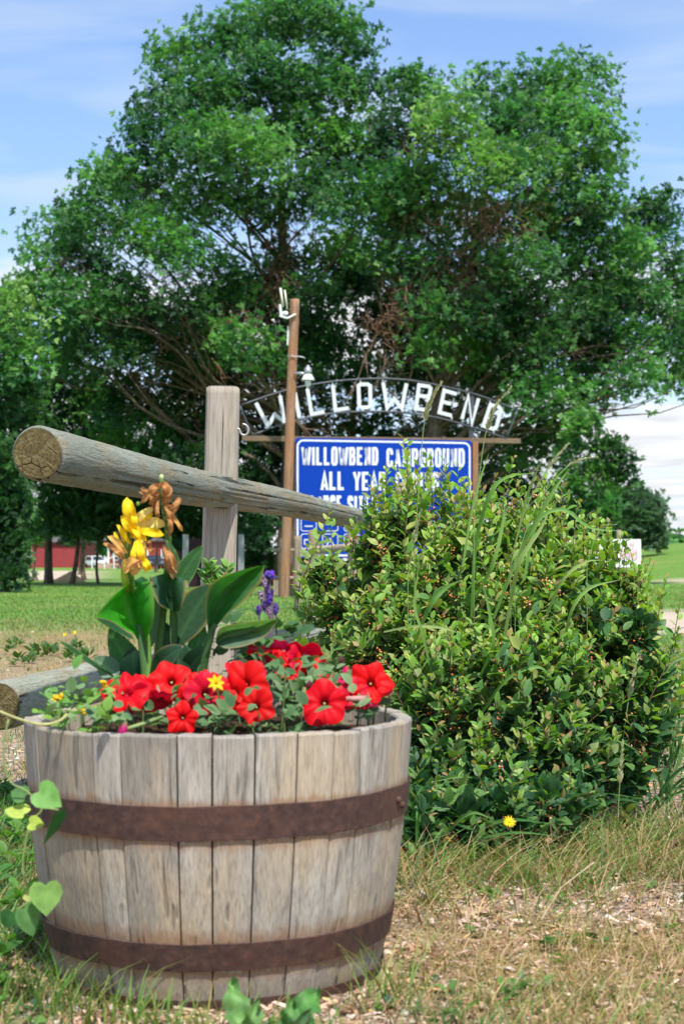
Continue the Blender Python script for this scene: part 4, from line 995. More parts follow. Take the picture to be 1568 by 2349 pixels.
GL = {  # strokes on a unit cell, y up; T closed flag first
 'W': [(0, [(0, 1), (.24, 0), (.5, .92), (.76, 0), (1, 1)])], 'I': [(0, [(.5, 0), (.5, 1)])], 'L': [(0, [(.12, 1), (.12, .07), (1, .07)])],
 'O': [(1, [(.12, .14), (.12, .86), (.3, .95), (.7, .95), (.88, .86), (.88, .14), (.7, .05), (.3, .05)])],
 'B': [(1, [(.12, .07), (.12, .93), (.7, .93), (.84, .84), (.84, .62), (.7, .52), (.88, .42), (.88, .16), (.72, .07)]), (0, [(.16, .52), (.7, .52)])],
 'E': [(0, [(1, .93), (.12, .93), (.12, .07), (1, .07)]), (0, [(.14, .5), (.85, .5)])],
 'N': [(0, [(.12, 0), (.12, .98), (.88, .02), (.88, 1)])], 'D': [(1, [(.12, .07), (.12, .93), (.66, .93), (.88, .78), (.88, .22), (.66, .07)])],
 'C': [(0, [(.88, .66), (.88, .84), (.7, .94), (.3, .94), (.12, .84), (.12, .16), (.3, .06), (.7, .06), (.88, .16), (.88, .34)])],
 'G': [(0, [(.88, .68), (.88, .84), (.7, .94), (.3, .94), (.12, .84), (.12, .16), (.3, .06), (.88, .06), (.88, .46), (.55, .46)])],
 'A': [(0, [(.02, 0), (.5, .95), (.98, 0)]), (0, [(.24, .24), (.76, .24)])], 'M': [(0, [(.1, 0), (.1, .98), (.5, .1), (.9, .98), (.9, 0)])],
 'P': [(0, [(.12, 0), (.12, .93), (.72, .93), (.88, .82), (.88, .54), (.72, .44), (.16, .44)])],
 'R': [(0, [(.12, 0), (.12, .93), (.72, .93), (.88, .82), (.88, .58), (.72, .48), (.16, .48)]), (0, [(.6, .47), (.9, 0)])],
 'U': [(0, [(.12, 1), (.12, .16), (.3, .06), (.7, .06), (.88, .16), (.88, 1)])], 'Y': [(0, [(.02, 1), (.5, .44), (.98, 1)]), (0, [(.5, .5), (.5, 0)])],
 'S': [(0, [(.88, .72), (.88, .86), (.7, .94), (.28, .94), (.12, .84), (.12, .62), (.88, .40), (.88, .16), (.7, .06), (.28, .06), (.12, .16), (.12, .3)])],
 'T': [(0, [(0, .93), (1, .93)]), (0, [(.5, .9), (.5, 0)])]}
M_['sign_blue'] = mat_plain('sign_blue_enamel', (.001, .042, .36), .5, .15, 0, .06, 2)
M_['sign_white'] = mat_plain('sign_white', (.70, .72, .76), .45, .4, 0, .05, 3)
M_['letter_white'] = mat_plain('painted_steel_white', (.60, .62, .64), .5, .4, 0, .06, 9)
M_['iron'] = mat_plain('dark_iron', (.07, .075, .09), .5, .5, .3, .3, 6)
M_['brownpole'] = mat_wood('brown_pole', (.38, .25, .165), (.25, .135, .075), (.11, .06, .035), 24, .05, .6, 2.0, (.36, .16, .065), .8, .006)
M_['plank'] = mat_wood('brown_plank', (.33, .24, .165), (.21, .14, .09), (.09, .06, .04), 40, .06, .5, 3.0, None, .6, .004)

sign = empty('campground_sign', (SP(880, 1290).x, SP(880, 1290).y, 0), 'blue board sign with white lettering fixed between brown posts', 'sign')
def wtext(parent, txt, x0, x1, yt, yb, name='lettering', sw=4.6, out_=.012):
    mb = MB(); n = len(txt); cw = (x1 - x0) / n; g = 1.2
    wide = {'W': 1.35, 'M': 1.25, 'I': .55}; tot = sum(wide.get(c, 1) for c in txt); xx = x0
    for ch in txt:
        w_ = (x1 - x0) * wide.get(ch, 1) / tot
        for si, (cl, st) in enumerate(GL[ch]):
            ins = sw * .5
            pts = [SP(xx + g + ins * .6 + (w_ - 2 * g - ins * 1.2) * a_, yb - (yb - yt) * b_) for a_, b_ in st]
            stroke(mb, pts, sz(sw, 30), bool(cl), .003, out_ + si * .0008)
        xx += w_
    return mb.build(name, M_['sign_white'], parent)
# board with rounded corners
def rrect(x0, y0, x1, y1, r, n=5):
    o = []
    for (cx, cy, a0) in ((x1 - r, y0 + r, -90), (x1 - r, y1 - r, 0), (x0 + r, y1 - r, 90), (x0 + r, y0 + r, 180)):
        for i in range(n + 1):
            a = math.radians(a0 + 90 * i / n); o.append((cx + r * math.cos(a), cy + r * math.sin(a)))
    return o
def yy(px, py): return py + (px - 680) * .0165 * (1290 - py) / 280   # the far end of the board looks a little smaller
mb = MB(); pts = [SP(x_, yy(x_, y_)) for x_, y_ in rrect(678, 1004, 1080, 1280, 6)]; n = len(pts)
mb.add([p + nrm * .010 for p in pts] + [p - nrm * .010 for p in pts], [tuple(range(n)), tuple(range(2 * n - 1, n - 1, -1))] + [(i, i + n, (i + 1) % n + n, (i + 1) % n) for i in range(n)])
mb.build('board', M_['sign_blue'], sign)
mb = MB(); stroke(mb, [SP(x_, yy(x_, y_)) for x_, y_ in rrect(682, 1010, 1076, 1274, 14, 7)], sz(4.2, 30), True, .003, .0105); mb.build('border', M_['sign_white'], sign)
wtext(sign, 'WILLOWBEND', 690, 868, 1026, 1067, sw=6.2); wtext(sign, 'CAMPGROUND', 884, 1066, 1029, 1071, sw=6.2)
wtext(sign, 'ALL', 734, 791, 1082, 1124, sw=6.8); wtext(sign, 'YEAR', 808, 886, 1083, 1125, sw=6.8); wtext(sign, 'CABINS', 905, 1007, 1084, 1126, sw=6.8)
wtext(sign, 'LARGE', 710, 785, 1137, 1177, sw=6.4); wtext(sign, 'SITES', 795, 866, 1138, 1178, sw=6.4)
icons = [[[(8, 22), (27, 22)], [(12, 22), (9, 30)], [(23, 22), (26, 30)], [(6, 26), (29, 26)]], [[(8, 12), (27, 12)], [(8, 17), (27, 17)], [(8, 22), (27, 22)]], [[(17, 8), (8, 26), (27, 26), (17, 8)]], [[(8, 26), (8, 14), (26, 14), (26, 26)]],
         [[(10, 26), (17, 12), (25, 26)], [(17, 12), (17, 26)]], [[(8, 24), (28, 24), (24, 16), (12, 16), (8, 24)]], [[(11, 8), (11, 28)], [(22, 8), (22, 28)]]]
for row, (y0, y1) in enumerate(((1186, 1218), (1225, 1258))):
    for k in range(7):
        x0 = 690 + 49.3 * k; mb = MB()
        stroke(mb, [SP(x_, y_) for x_, y_ in rrect(x0, y0, x0 + 35, y1, 5, 3)], sz(1.7, 30), True, .003, .0105)
        for s_ in icons[(k + row * 3) % 7][:1]: stroke(mb, [SP(x0 + a_, y0 + b_ - 1) for a_, b_ in s_], sz(2.6, 30), False, .003, .0112)
        mb.build('pictogram', M_['sign_white'], sign)
def post_between(parent, px0, py0, px1, py1, w, out_, name='post', mat='brownpole', ground=True, r=None):
    a, b = SP(px1, py1, out_), SP(px0, py0, out_)
    if ground: a = a + (a - b) * ((a.z + .2) / (b.z - a.z))
    L = (b - a).length; mb = MB(); mb.box((0, 0, L / 2), (w, w, L)) if r is None else mb.tube([(0, 0, L * i / 12) for i in range(13)], [r * (1.06 - .12 * i / 12) for i in range(13)], 16)
    me = npmesh(name, mb.v, mb.f, None, r is not None); o = link_local(name, me, M_[mat], parent, along(a, b)); rounded(o, .008); return o
post_between(sign, 1088, 1014, 1087, 1250, .115, -.075); post_between(sign, 686, 1006, 680, 1250, .115, -.075)
# beam under the arch
a, b = SP(555, 1006, -.19), SP(1192, 1012, -.19); L = (b - a).length; mb = MB(); mb.box((0, 0, L / 2), (.085, .10, L)); me = npmesh('beam', mb.v, mb.f)
o = link_local('beam', me, M_['plank'], sign, along(a, b)); rounded(o, .008)

arch = empty('arched_sign', (SP(870, 1000).x, SP(870, 1000).y, SP(870, 1003).z), 'arched dark iron frame carrying white capital letters above the blue sign', 'sign')
def q(x_, y_, o_=-.16): return SP(x_ * .4571 + 516, y_ * .4571 + 630.7, o_)
for name, pl in (('arc_bar', [(75, 655), (300, 580), (500, 540), (700, 522), (860, 523), (1000, 540), (1240, 595), (1380, 645), (1465, 680)]), ('arc_bar', [(135, 805), (300, 745), (500, 700), (700, 685), (900, 692), (1080, 720), (1240, 765), (1410, 820)]),
                 ('end_bar', [(75, 655), (135, 805)]), ('end_bar', [(1465, 680), (1410, 820)])):
    mb = MB(); mb.tube([Vector(p) for p in catm([q(*p) for p in pl], 5)], .019, 8); mb.build(name, M_['iron'], arch, True)
mb = MB(); mb.bar(q(1238, 595, -.19), q(1233, 815, -.19), .09, .03, nrm); mb.build('strut', M_['iron'], arch)
LT = {'W': [[(0, [(155, 642), (215, 758), (250, 700), (296, 736), (276, 606)])], [(0, [(792, 540), (812, 668), (847, 622), (886, 670), (909, 545)])]],
      'I': [[(0, [(350, 590), (372, 716)])]], 'L': [[(0, [(413, 572), (434, 698), (497, 686)])], [(0, [(540, 552), (553, 678), (620, 668)])]],
      'O': [[(1, [(668, 556), (680, 549), (716, 549), (727, 558), (729, 654), (718, 664), (684, 666), (673, 658)])]],
      'B': [[(1, [(972, 553), (1022, 560), (1030, 570), (1025, 600), (1014, 610), (1022, 622), (1017, 668), (1006, 678), (956, 670)]), (0, [(967, 605), (1012, 611)])]],
      'E': [[(0, [(1160, 598), (1098, 580), (1074, 690), (1135, 706)]), (0, [(1088, 636), (1132, 647)])]],
      'N': [[(0, [(1187, 724), (1219, 606), (1236, 750), (1270, 620)])]],
      'D': [[(1, [(1330, 652), (1372, 662), (1383, 678), (1360, 762), (1345, 774), (1294, 757)])]]}
for ch in 'WILLOWBEND':
    g = LT[ch].pop(0); mb = MB(); lo = []
    for si, (cl, st) in enumerate(g):
        stroke(mb, [q(a_, b_) for a_, b_ in st], sz(8.6, 30), bool(cl), .022, -.17 + si * .0015)
    xs = [s_ for cl, st in g for s_ in st]; top = min(xs, key=lambda p: p[1]); bot = max(xs, key=lambda p: p[1])
    mb.bar(q(top[0], top[1], -.162), q(top[0] - 2, top[1] - 20, -.162), .018, .012, nrm); mb.bar(q(bot[0], bot[1], -.162), q(bot[0] + 2, bot[1] + 20, -.162), .018, .012, nrm)
    mb.build('letter', M_['letter_white'], arch)

# ------------------------------------------------------------------ tall pole with lamp and antenna
pole = empty('utility_pole', (P(655, 1290, 28.6).x, 28.6, 0), 'tall reddish brown round pole standing in front of the signs', 'pole')
a, b = P(652, 1370, 28.6), P(675.5, 686, 28.6); a = a + (b - a) * ((-.2 - a.z) / (b.z - a.z)); L = (b - a).length
me = log_mesh('shaft', L, .092, .083, 40, 24, seed=12, round_end=.01); me.materials.append(M_['brownpole']); me.materials.append(M_['post'])
link_local('shaft', me, None, pole, along(a, b))
def pp(x_, y_, dy=-.1): return P(x_ * .1465 + 602, y_ * .1465 + 630.7, 28.6 + dy)
M_['cream'] = mat_plain('aged_white_plastic', (.66, .66, .52), .5, .4, 0, .1, 8); M_['lampwhite'] = mat_plain('white_enamel', (.75, .76, .76), .35, .5, 0, .06, 8); M_['alu'] = mat_plain('aluminium', (.42, .44, .48), .35, .5, .7, .1, 20)
ant = empty('antenna', pp(400, 640), 'two cream antenna rods on a white bracket at the top of the brown pole', 'antenna')
for r_, (p0, p1) in ((.020, ((280, 205), (322, 500))), (.015, ((348, 238), (388, 540)))):
    mb = MB(); mb.tube([pp(*p0), pp(*p1)], r_, 10); mb.build('rod', M_['cream'], ant, True)
mb = MB(); mb.tube([pp(268, 465), pp(290, 640)], .028, 4); mb.build('side_plate', M_['lampwhite'], ant)
mb = MB(); mb.sphere(pp(355, 600), .06, 12, 8, sc=(1, .7, .7)); mb.build('housing', M_['lampwhite'], ant, True)
mb = MB(); mb.bar(pp(270, 640), pp(400, 680), .05, .03); mb.bar(pp(385, 678, -.11), pp(522, 612, -.11), .05, .03); mb.build('bracket', M_['lampwhite'], ant)
box = empty('white_strip', pp(400, 950), 'narrow white aerial strip fixed to the left side of the brown pole', 'aerial')
mb = MB(); mb.tube([pp(402, 800, 0), pp(392, 1100, 0)], .017, 6); mb.build('strip', M_['lampwhite'], box); mb = MB(); mb.bar(pp(395, 950, 0), pp(440, 985, 0), .03); mb.build('clip', M_['lampwhite'], box)
mb = MB(); mb.tube([pp(*p) for p in ((380, 1268), (470, 1270), (570, 1280), (620, 1285), (660, 1300), (665, 1315))], .009, 6); mb.build('hook', M_['alu'], pole, True)
lamp = empty('yard_lamp', pp(700, 1550), 'small bell shaped yard lamp with a frosted bulb on the brown pole', 'lamp')
mb = MB(); mb.tube([pp(500, 1540), pp(620, 1542), pp(660, 1550)], .028, 8); mb.build('arm', M_['alu'], lamp, True)
cx, _, _ = pp(710, 1500); def_z = lambda y_: pp(710, y_).z
mb = MB(); k = .1465 / FPX * 28.5
mb.lathe([(.001, def_z(1412)), (30 * k, def_z(1416)), (30 * k, def_z(1448)), (58 * k, def_z(1455)), (60 * k, def_z(1568)), (.001, def_z(1568.5))], 20, (cx, 28.5, 0)); mb.build('housing', M_['alu'], lamp, True)
mb = MB(); mb.lathe([(60 * k, def_z(1560)), (75 * k, def_z(1590)), (104 * k, def_z(1638)), (104 * k, def_z(1652)), (99 * k, def_z(1652)), (70 * k, def_z(1600)), (50 * k, def_z(1572))], 24, (cx, 28.5, 0)); mb.build('lamp_shade', M_['lampwhite'], lamp, True)
mb = MB(); mb.lathe([(38 * k, def_z(1640)), (46 * k, def_z(1680)), (44 * k, def_z(1720)), (28 * k, def_z(1752)), (.001, def_z(1762))], 16, (cx, 28.5, 0)); mb.build('bulb', M_['sign_white'], lamp, True)

# ------------------------------------------------------------------ rustic fence receding behind the shrub
rf = empty('rustic_fence', (P(645, 1290, 29.5).x, 29.5, 0), 'low fence of peeled tan posts and thin rails in front of the blue sign', 'fence')
PO = [(645.5, 29.5, 1236, .062), (682, 22.2, 1229.5, .053), (718, 16.5, 1215.7, .058), (808, 15.4, 1196, .055), (925, 10.6, 1107, .052)]
tops = []
for i, (px_, d_, py_, r_) in enumerate(PO):
    t_ = P(px_, py_, d_); b_ = Vector((t_.x, t_.y, -.15)); me = log_mesh('post', (t_ - b_).length, r_, r_ * .96, 20, 18, seed=20 + i, round_end=.006)
    me.materials.append(M_['post2']); me.materials.append(M_['post2']); link_local('post', me, None, rf, along(b_, t_)); tops.append(t_)
def rr_(a_, b_, r_=.032, s_=1):
    me = log_mesh('rail', (b_ - a_).length, r_, r_ * .9, 20, 12, seed=s_); me.materials.append(M_['post2']); me.materials.append(M_['post2']); link_local('rail', me, None, rf, along(a_, b_))
rr_(P(628, 1262, 29.35), P(700, 1262.5, 29.1), .036, 41); rr_(P(628, 1325, 29.35), P(700, 1327, 29.1), .036, 42)
rr_(P(686, 1314, 22.0), P(722, 1317, 16.2), .045, 43); rr_(P(712, 1330, 16.3), P(812, 1330, 15.2), .04, 44); rr_(P(712, 1262, 16.3), P(812, 1255, 15.2), .04, 45); rr_(P(806, 1300, 15.2), P(930, 1260, 10.5), .04, 46)

# ------------------------------------------------------------------ maroon metal enclosure behind the leaning post
enc = empty('metal_enclosure', (P(489, 1290, 42).x, 41, 0), 'dark maroon corrugated metal enclosure with grey corner posts under the trees', 'enclosure')
M_['maroon'] = mat_plain('maroon_metal', (.040, .014, .022), .5, .4, .2, .12, 3); M_['greymetal'] = mat_plain('grey_metal', (.30, .31, .32), .5, .4, .3, .1, 5)
for (x0, x1) in ((419.5, 433), (546.5, 560)):
    a_, b_ = P(x0, 1300, 41), P(x1, 1226, 41); mb = MB(); mb.box(((a_.x + b_.x) / 2, 41, b_.z / 2 - .05), (b_.x - a_.x, .15, b_.z + .1)); mb.build('corner_post', M_['greymetal'], enc)
x0, x1 = P(433.5, 1300, 41).x, P(546, 1300, 41).x; nP = 9; zt = P(480, 1236, 41).z
for i in range(nP):
    w_ = (x1 - x0) / nP; xa = x0 + w_ * i; V = []
    for (fx, fy) in ((0, 0), (.18, .03), (.5, .03), (.68, 0), (1, 0)):
        V += [(xa + w_ * fx * .985, 41.02 - fy, -.05), (xa + w_ * fx * .985, 41.02 - fy, zt), (xa + w_ * fx * .985, 41.03 - fy, -.05), (xa + w_ * fx * .985, 41.03 - fy, zt)]
    F = [f for j in range(4) for f in ((j * 4, j * 4 + 4, j * 4 + 5, j * 4 + 1), (j * 4 + 2, j * 4 + 3, j * 4 + 7, j * 4 + 6), (j * 4 + 1, j * 4 + 5, j * 4 + 7, j * 4 + 3))]
    link('panel', npmesh('panel', V, F), M_['maroon'], enc)

# ------------------------------------------------------------------ white banner on the right, seen from behind
ban = empty('banner', (P(1418, 1290, 24).x, 24, 0), 'white banner with faint mirrored red letters tied to a wooden post in the right field', 'banner')
Bd = 24
bA, bB = P(1300, 1237, Bd), P(1469, 1301, Bd)
mb = MB(); nx, nz = 24, 6; V = []
for j in range(nz + 1):
    for i in range(nx + 1):
        V.append((bA.x + (bB.x - bA.x) * i / nx, Bd + .012 * math.sin(i * .9 + j * .5), bA.z + (bB.z - bA.z) * j / nz))
mb.add(V, [(j * (nx + 1) + i, j * (nx + 1) + i + 1, (j + 1) * (nx + 1) + i + 1, (j + 1) * (nx + 1) + i) for j in range(nz) for i in range(nx)])
M_['banner'] = mat_plain('banner_vinyl', (.80, .78, .80), .5, .3, 0, .03, 3); mb.build('sheet', M_['banner'], ban, True)
M_['faded_red'] = mat_plain('faded_red_print', (.74, .38, .42), .6, .2, 0, .1, 6)
sA0, sex, snr = A0, ex, nrm
A0 = Vector((bA.x, Bd, bA.z)); ex = Vector((1, 0, 0)); nrm = Vector((0, -1, 0))
def btext(txt, x0, x1, yt, yb, sw):
    mb = MB(); w_ = (x1 - x0) / len(txt)
    for i, ch in enumerate(reversed(txt)):
        for si, (cl, st) in enumerate(GL[ch]):
            pts = [P(x0 + w_ * i + w_ * (.12 + .76 * (1 - a_)), yb - (yb - yt) * b_, Bd) for a_, b_ in st]; stroke(mb, pts, sz(sw, Bd), bool(cl), .0015, .014 + si * .0006)
    return mb.build('lettering', M_['faded_red'], ban)
btext('CAMPGROUND', 1312, 1455, 1243, 1254, 2.2); btext('OPEN', 1400, 1462, 1262, 1282, 3.2)
A0, ex, nrm = sA0, sex, snr
t_ = P(1418, 1215, 24.1); me = log_mesh('post', t_.z + .2, .04, .038, 14, 14, seed=33); me.materials.append(M_['post2']); me.materials.append(M_['post2'])
link_local('post', me, None, ban, along(Vector((t_.x, 24.1, -.2)), t_))
# ------------------------------------------------------------------ far left: red buildings, vehicles, sand pile, railing
M_['red_siding'] = mat_plain('red_siding', (.30, .045, .05), .7, .2, 0, .12, 1.5); M_['trim'] = mat_plain('white_trim', (.72, .72, .70), .6, .3, 0, .05, 3)
M_['glass'] = mat_plain('dark_window_glass', (.03, .04, .045), .15, .6, 0, .1, 2); M_['roofing'] = mat_plain('grey_shingle', (.12, .11, .11), .9, .2, 0, .2, 4)
M_['carwhite'] = mat_plain('white_car_paint', (.78, .79, .80), .2, .6, 0, .02, 2); M_['cardark'] = mat_plain('black_car_paint', (.02, .022, .03), .2, .6, 0, .05, 2)
M_['tyre'] = mat_plain('tyre_rubber', (.02, .02, .02), .85, .2); M_['deck'] = mat_plain('tan_boards', (.42, .31, .22), .8, .2, 0, .12, 4)
def building(name, label, px0, px1, d, h, depth, windows, door=None):
    a_, b_ = P(px0, 1300, d).x, P(px1, 1300, d).x; w = b_ - a_
    t = empty(name, ((a_ + b_) / 2, d + depth / 2, 0), label, 'building')
    mb = MB(); nb = int(h / .2)
    mb.box(((a_ + b_) / 2, d + depth / 2, h / 2 - .1), (w, depth, h + .2))
    mb.build('wall', M_['red_siding'], t)
    for i in range(nb):
        mb = MB(); V = [(a_ - .02, d - .02, .2 * i + .02), (b_ + .02, d - .02, .2 * i + .02), (b_ + .02, d - .005, .2 * i + .2), (a_ - .02, d - .005, .2 * i + .2)]; mb.add(V, [(0, 1, 2, 3)]); mb.build('siding_board', M_['red_siding'], t)
    mb = MB(); z = h + .1; rh = w * .0 + depth * .28; o_ = .4
    V = [(a_ - o_, d - o_, z), (b_ + o_, d - o_, z), (b_ + o_, d + depth / 2, z + rh), (a_ - o_, d + depth / 2, z + rh), (a_ - o_, d + depth + o_, z), (b_ + o_, d + depth + o_, z),
         (a_ - o_, d - o_, z - .15), (b_ + o_, d - o_, z - .15), (b_ + o_, d + depth + o_, z - .15), (a_ - o_, d + depth + o_, z - .15)]
    mb.add(V, [(0, 1, 2, 3), (3, 2, 5, 4), (0, 6, 7, 1), (4, 5, 8, 9), (0, 3, 4, 9, 6), (1, 7, 8, 5, 2), (6, 9, 8, 7)]); mb.build('roof', M_['roofing'], t)
    for (x0, x1, y0, y1) in windows:
        p0, p1 = P(x0, y0, d), P(x1, y1, d); mb = MB(); cx_, cz_ = (p0.x + p1.x) / 2, (p0.z + p1.z) / 2; W_, H_ = p1.x - p0.x, p0.z - p1.z
        mb.box((cx_, d - .06, cz_), (W_ + .2, .08, H_ + .2)); fr = mb.build('window', M_['trim'], t)
        for k in (0, 1):
            mb = MB(); mb.box((p0.x + W_ * (.25 + .5 * k), d - .115, cz_), (W_ / 2 - .08, .03, H_)); mb.build('pane', M_['glass'], fr)
    for sx in (a_ + .1, b_ - .1):
        mb = MB(); mb.box((sx, d - .05, h / 2), (.2, .08, h)); mb.build('corner_board', M_['trim'], t)
    if door:
        p0, p1 = P(door[0], 1262, d), P(door[1], 1262, d); mb = MB(); mb.box(((p0.x + p1.x) / 2, d - .06, 1.05), (p1.x - p0.x, .08, 2.1)); mb.build('door', M_['trim'], t)
    return t
building('red_shed', 'long red sided building beyond the dirt road, behind the lawn trees', 56, 196, 190, 3.1, 8, [], (186, 193))
building('red_house', 'red house with white framed window behind the yellow flowers', 247, 425, 172, 3.0, 8, [(262, 283, 1262, 1284), (372, 384, 1262, 1278)], (330, 341))
# steps and railing in front of the red house
st = empty('front_steps', (P(232, 1300, 158).x, 158, 0), 'wide tan steps with a white railing in front of the red house', 'steps')
xa, xb = P(207, 1300, 158).x, P(262, 1300, 158).x
for i in range(3):
    mb = MB(); mb.box(((xa + xb) / 2 + .5, 158 + i * .35, .09 + i * .09), (xb - xa, .34, .18 + .18 * i)); mb.build('step', M_['deck'], st)
for x_ in (212, 240, 262, 300):
    p_ = P(x_, 1300, 157.6); mb = MB(); mb.box((p_.x, 157.6, .65), (.12, .12, 1.3)); mb.build('railing_post', M_['trim'], st)
mb = MB(); mb.bar((P(240, 1300, 157.6).x, 157.6, .75), (P(262, 1300, 157.6).x, 157.6, 1.3), .1); mb.bar((P(262, 1300, 157.6).x, 157.6, 1.3), (P(312, 1300, 157.6).x, 157.6, 1.3), .1); mb.build('handrail', M_['trim'], st)
fp = empty('flower_pot', (P(279, 1300, 157).x, 157.2, .35), 'dark pot with small yellow flowers at the red house steps', 'flower pot')
mb = MB(); mb.lathe([(.28, .35), (.38, .95), (.33, .95), (.3, .9)], 12, (P(279, 1300, 157).x, 157.2, 0)); mb.build('pot', M_['iron'], fp)
mb = MB()
for i in range(16): mb.sphere((P(279, 1300, 157).x + R.gauss(0, .16), 157.2 + R.gauss(0, .1), 1.02 + R.random() * .25), .07, 6, 4, (.75, .5, .03) if i % 2 else (.05, .12, .03))
mb.build('flowers', M_['petal'], fp)
def car(name, label, px_, d, rot, paint, size=1.0, tall=1.0):
    g = 0; t = empty(name, (P(px_, 1300, d).x, d, g), label, 'car'); t.rotation_euler = (0, 0, rot); t.scale = (size,) * 3
    def ch(nm, mb, mat, sm=False):
        me = npmesh(nm, mb.v, mb.f, None, sm); o = bpy.data.objects.new(nm, me); C.objects.link(o); me.materials.append(M_[mat]); o.parent = t; return o
    side = [(-2.3, .35), (-2.3, .85), (-2.22, 1.0), (-1.95, 1.62 * tall), (-1.6, 1.72 * tall), (.3, 1.72 * tall), (.95, 1.1), (2.05, .98), (2.3, .8), (2.32, .35)]
    mb = MB(); n = len(side); W2 = .92; V = [(x, -W2 * (1 if z < 1.1 else .86), z) for x, z in side] + [(x, W2 * (1 if z < 1.1 else .86), z) for x, z in side]
    mb.add(V, [tuple(range(n)), tuple(range(2 * n - 1, n - 1, -1))] + [(i, i + n, (i + 1) % n + n, (i + 1) % n) for i in range(n)]); b = ch('body', mb, paint); rounded(b, .08, 2)
    for s_ in (-1, 1):
        mb = MB(); y_ = s_ * .87; mb.add([(-1.85, y_ * 1.03, 1.1), (.72, y_ * 1.03, 1.1), (.2, y_ * .95, 1.6 * tall), (-1.65, y_ * .95, 1.6 * tall)], [(0, 1, 2, 3)]); w_ = ch('window', mb, 'glass')
    mb = MB(); mb.add([(.98, -.72, 1.12), (.98, .72, 1.12), (.36, .68, 1.66 * tall), (.36, -.68, 1.66 * tall)], [(0, 1, 2, 3)]); ch('windscreen', mb, 'glass')
    mb = MB(); mb.add([(-2.24, -.7, 1.08), (-2.24, .7, 1.08), (-2.0, .66, 1.58 * tall), (-2.0, -.66, 1.58 * tall)], [(0, 1, 2, 3)]); ch('rear_window', mb, 'glass')
    for x_ in (-1.4, 1.45):
        for s_ in (-1, 1):
            mb = MB(); mb.lathe([(.001, -.11), (.30, -.11), (.36, -.06), (.36, .06), (.30, .11), (.001, .11)], 16, (x_, s_ * .86, .36), M=Matrix.Rotation(math.pi / 2, 3, 'X')); ch('wheel', mb, 'tyre')
    for s_ in (-1, 1):
        mb = MB(); mb.box((2.30, s_ * .66, .78), (.08, .36, .16)); ch('headlight', mb, 'alu'); mb = MB(); mb.box((-2.29, s_ * .75, .9), (.06, .16, .3)); ch('tail_light', mb, 'faded_red')
    mb = MB(); mb.box((2.33, 0, .62), (.05, .9, .16)); ch('grille', mb, 'iron')
    return t
car('white_car', 'white SUV parked between the thin trunks left of the red house', 220, 182, math.radians(-62), 'carwhite', .82)
car('dark_car', 'dark car parked at the right end of the red house', 352, 150, math.radians(-75), 'cardark', .85, .9)
tr = empty('trailer', (P(48, 1300, 160).x, 160, 0), 'white box trailer with a dark slot, half hidden by the dark shrub', 'trailer')
xa, xb = P(30, 1300, 160).x, P(64, 1300, 160).x
mb = MB(); mb.box(((xa + xb) / 2, 161, 1.15), (xb - xa, 3, 1.5)); o = mb.build('body', M_['carwhite'], tr); rounded(o, .08)
mb = MB(); mb.box(((xa + xb) / 2 - .2, 159.47, 1.15), ((xb - xa) * .62, .05, .5)); mb.build('window', M_['glass'], tr)
for sx in (.25, .75):
    mb = MB(); mb.lathe([(.001, -.1), (.35, -.1), (.35, .1), (.001, .1)], 14, (xa + (xb - xa) * sx, 159.6, .35), M=Matrix.Rotation(math.pi / 2, 3, 'X')); mb.build('wheel', M_['tyre'], tr)
# sand pile
m = NT('piled_sand'); f = m.noise(m.coord(), 7, 6, .7); M_['sandpile'] = m.end(m.bsdf(m.ramp(f, [(.3, (.36, .22, .09)), (.7, (.62, .43, .21))]), .95, .1, m.bump(f, 1, .05)))
sp_ = P(243 * .6, 1336, 51); sp_ = P(242 * .6 + 10, 1290, 50.5); V, F = [], []; nr_, ns = 10, 28
for i in range(nr_ + 1):
    t = i / nr_
    for k in range(ns):
        a_ = 2 * math.pi * k / ns; r_ = .56 * t * (1 + .10 * math.sin(2 * a_ + 1) + .06 * math.sin(5 * a_)); V.append((sp_.x + r_ * math.cos(a_) + .10 * (1 - t), 50.5 + r_ * math.sin(a_) * .9, (.36 * (1 - t) ** 1.05 + .012 * R.random() + (0 if t < 1 else -.05))))
F = [(i * ns + k, (i + 1) * ns + k, (i + 1) * ns + (k + 1) % ns, i * ns + (k + 1) % ns) for i in range(nr_) for k in range(ns)] + [tuple(range(ns))]
tag(link('sand_pile', npmesh('sand_pile', V, F, None, True), M_['sandpile']), 'pointed heap of tan sand on the lawn between two trunks', 'sand pile')

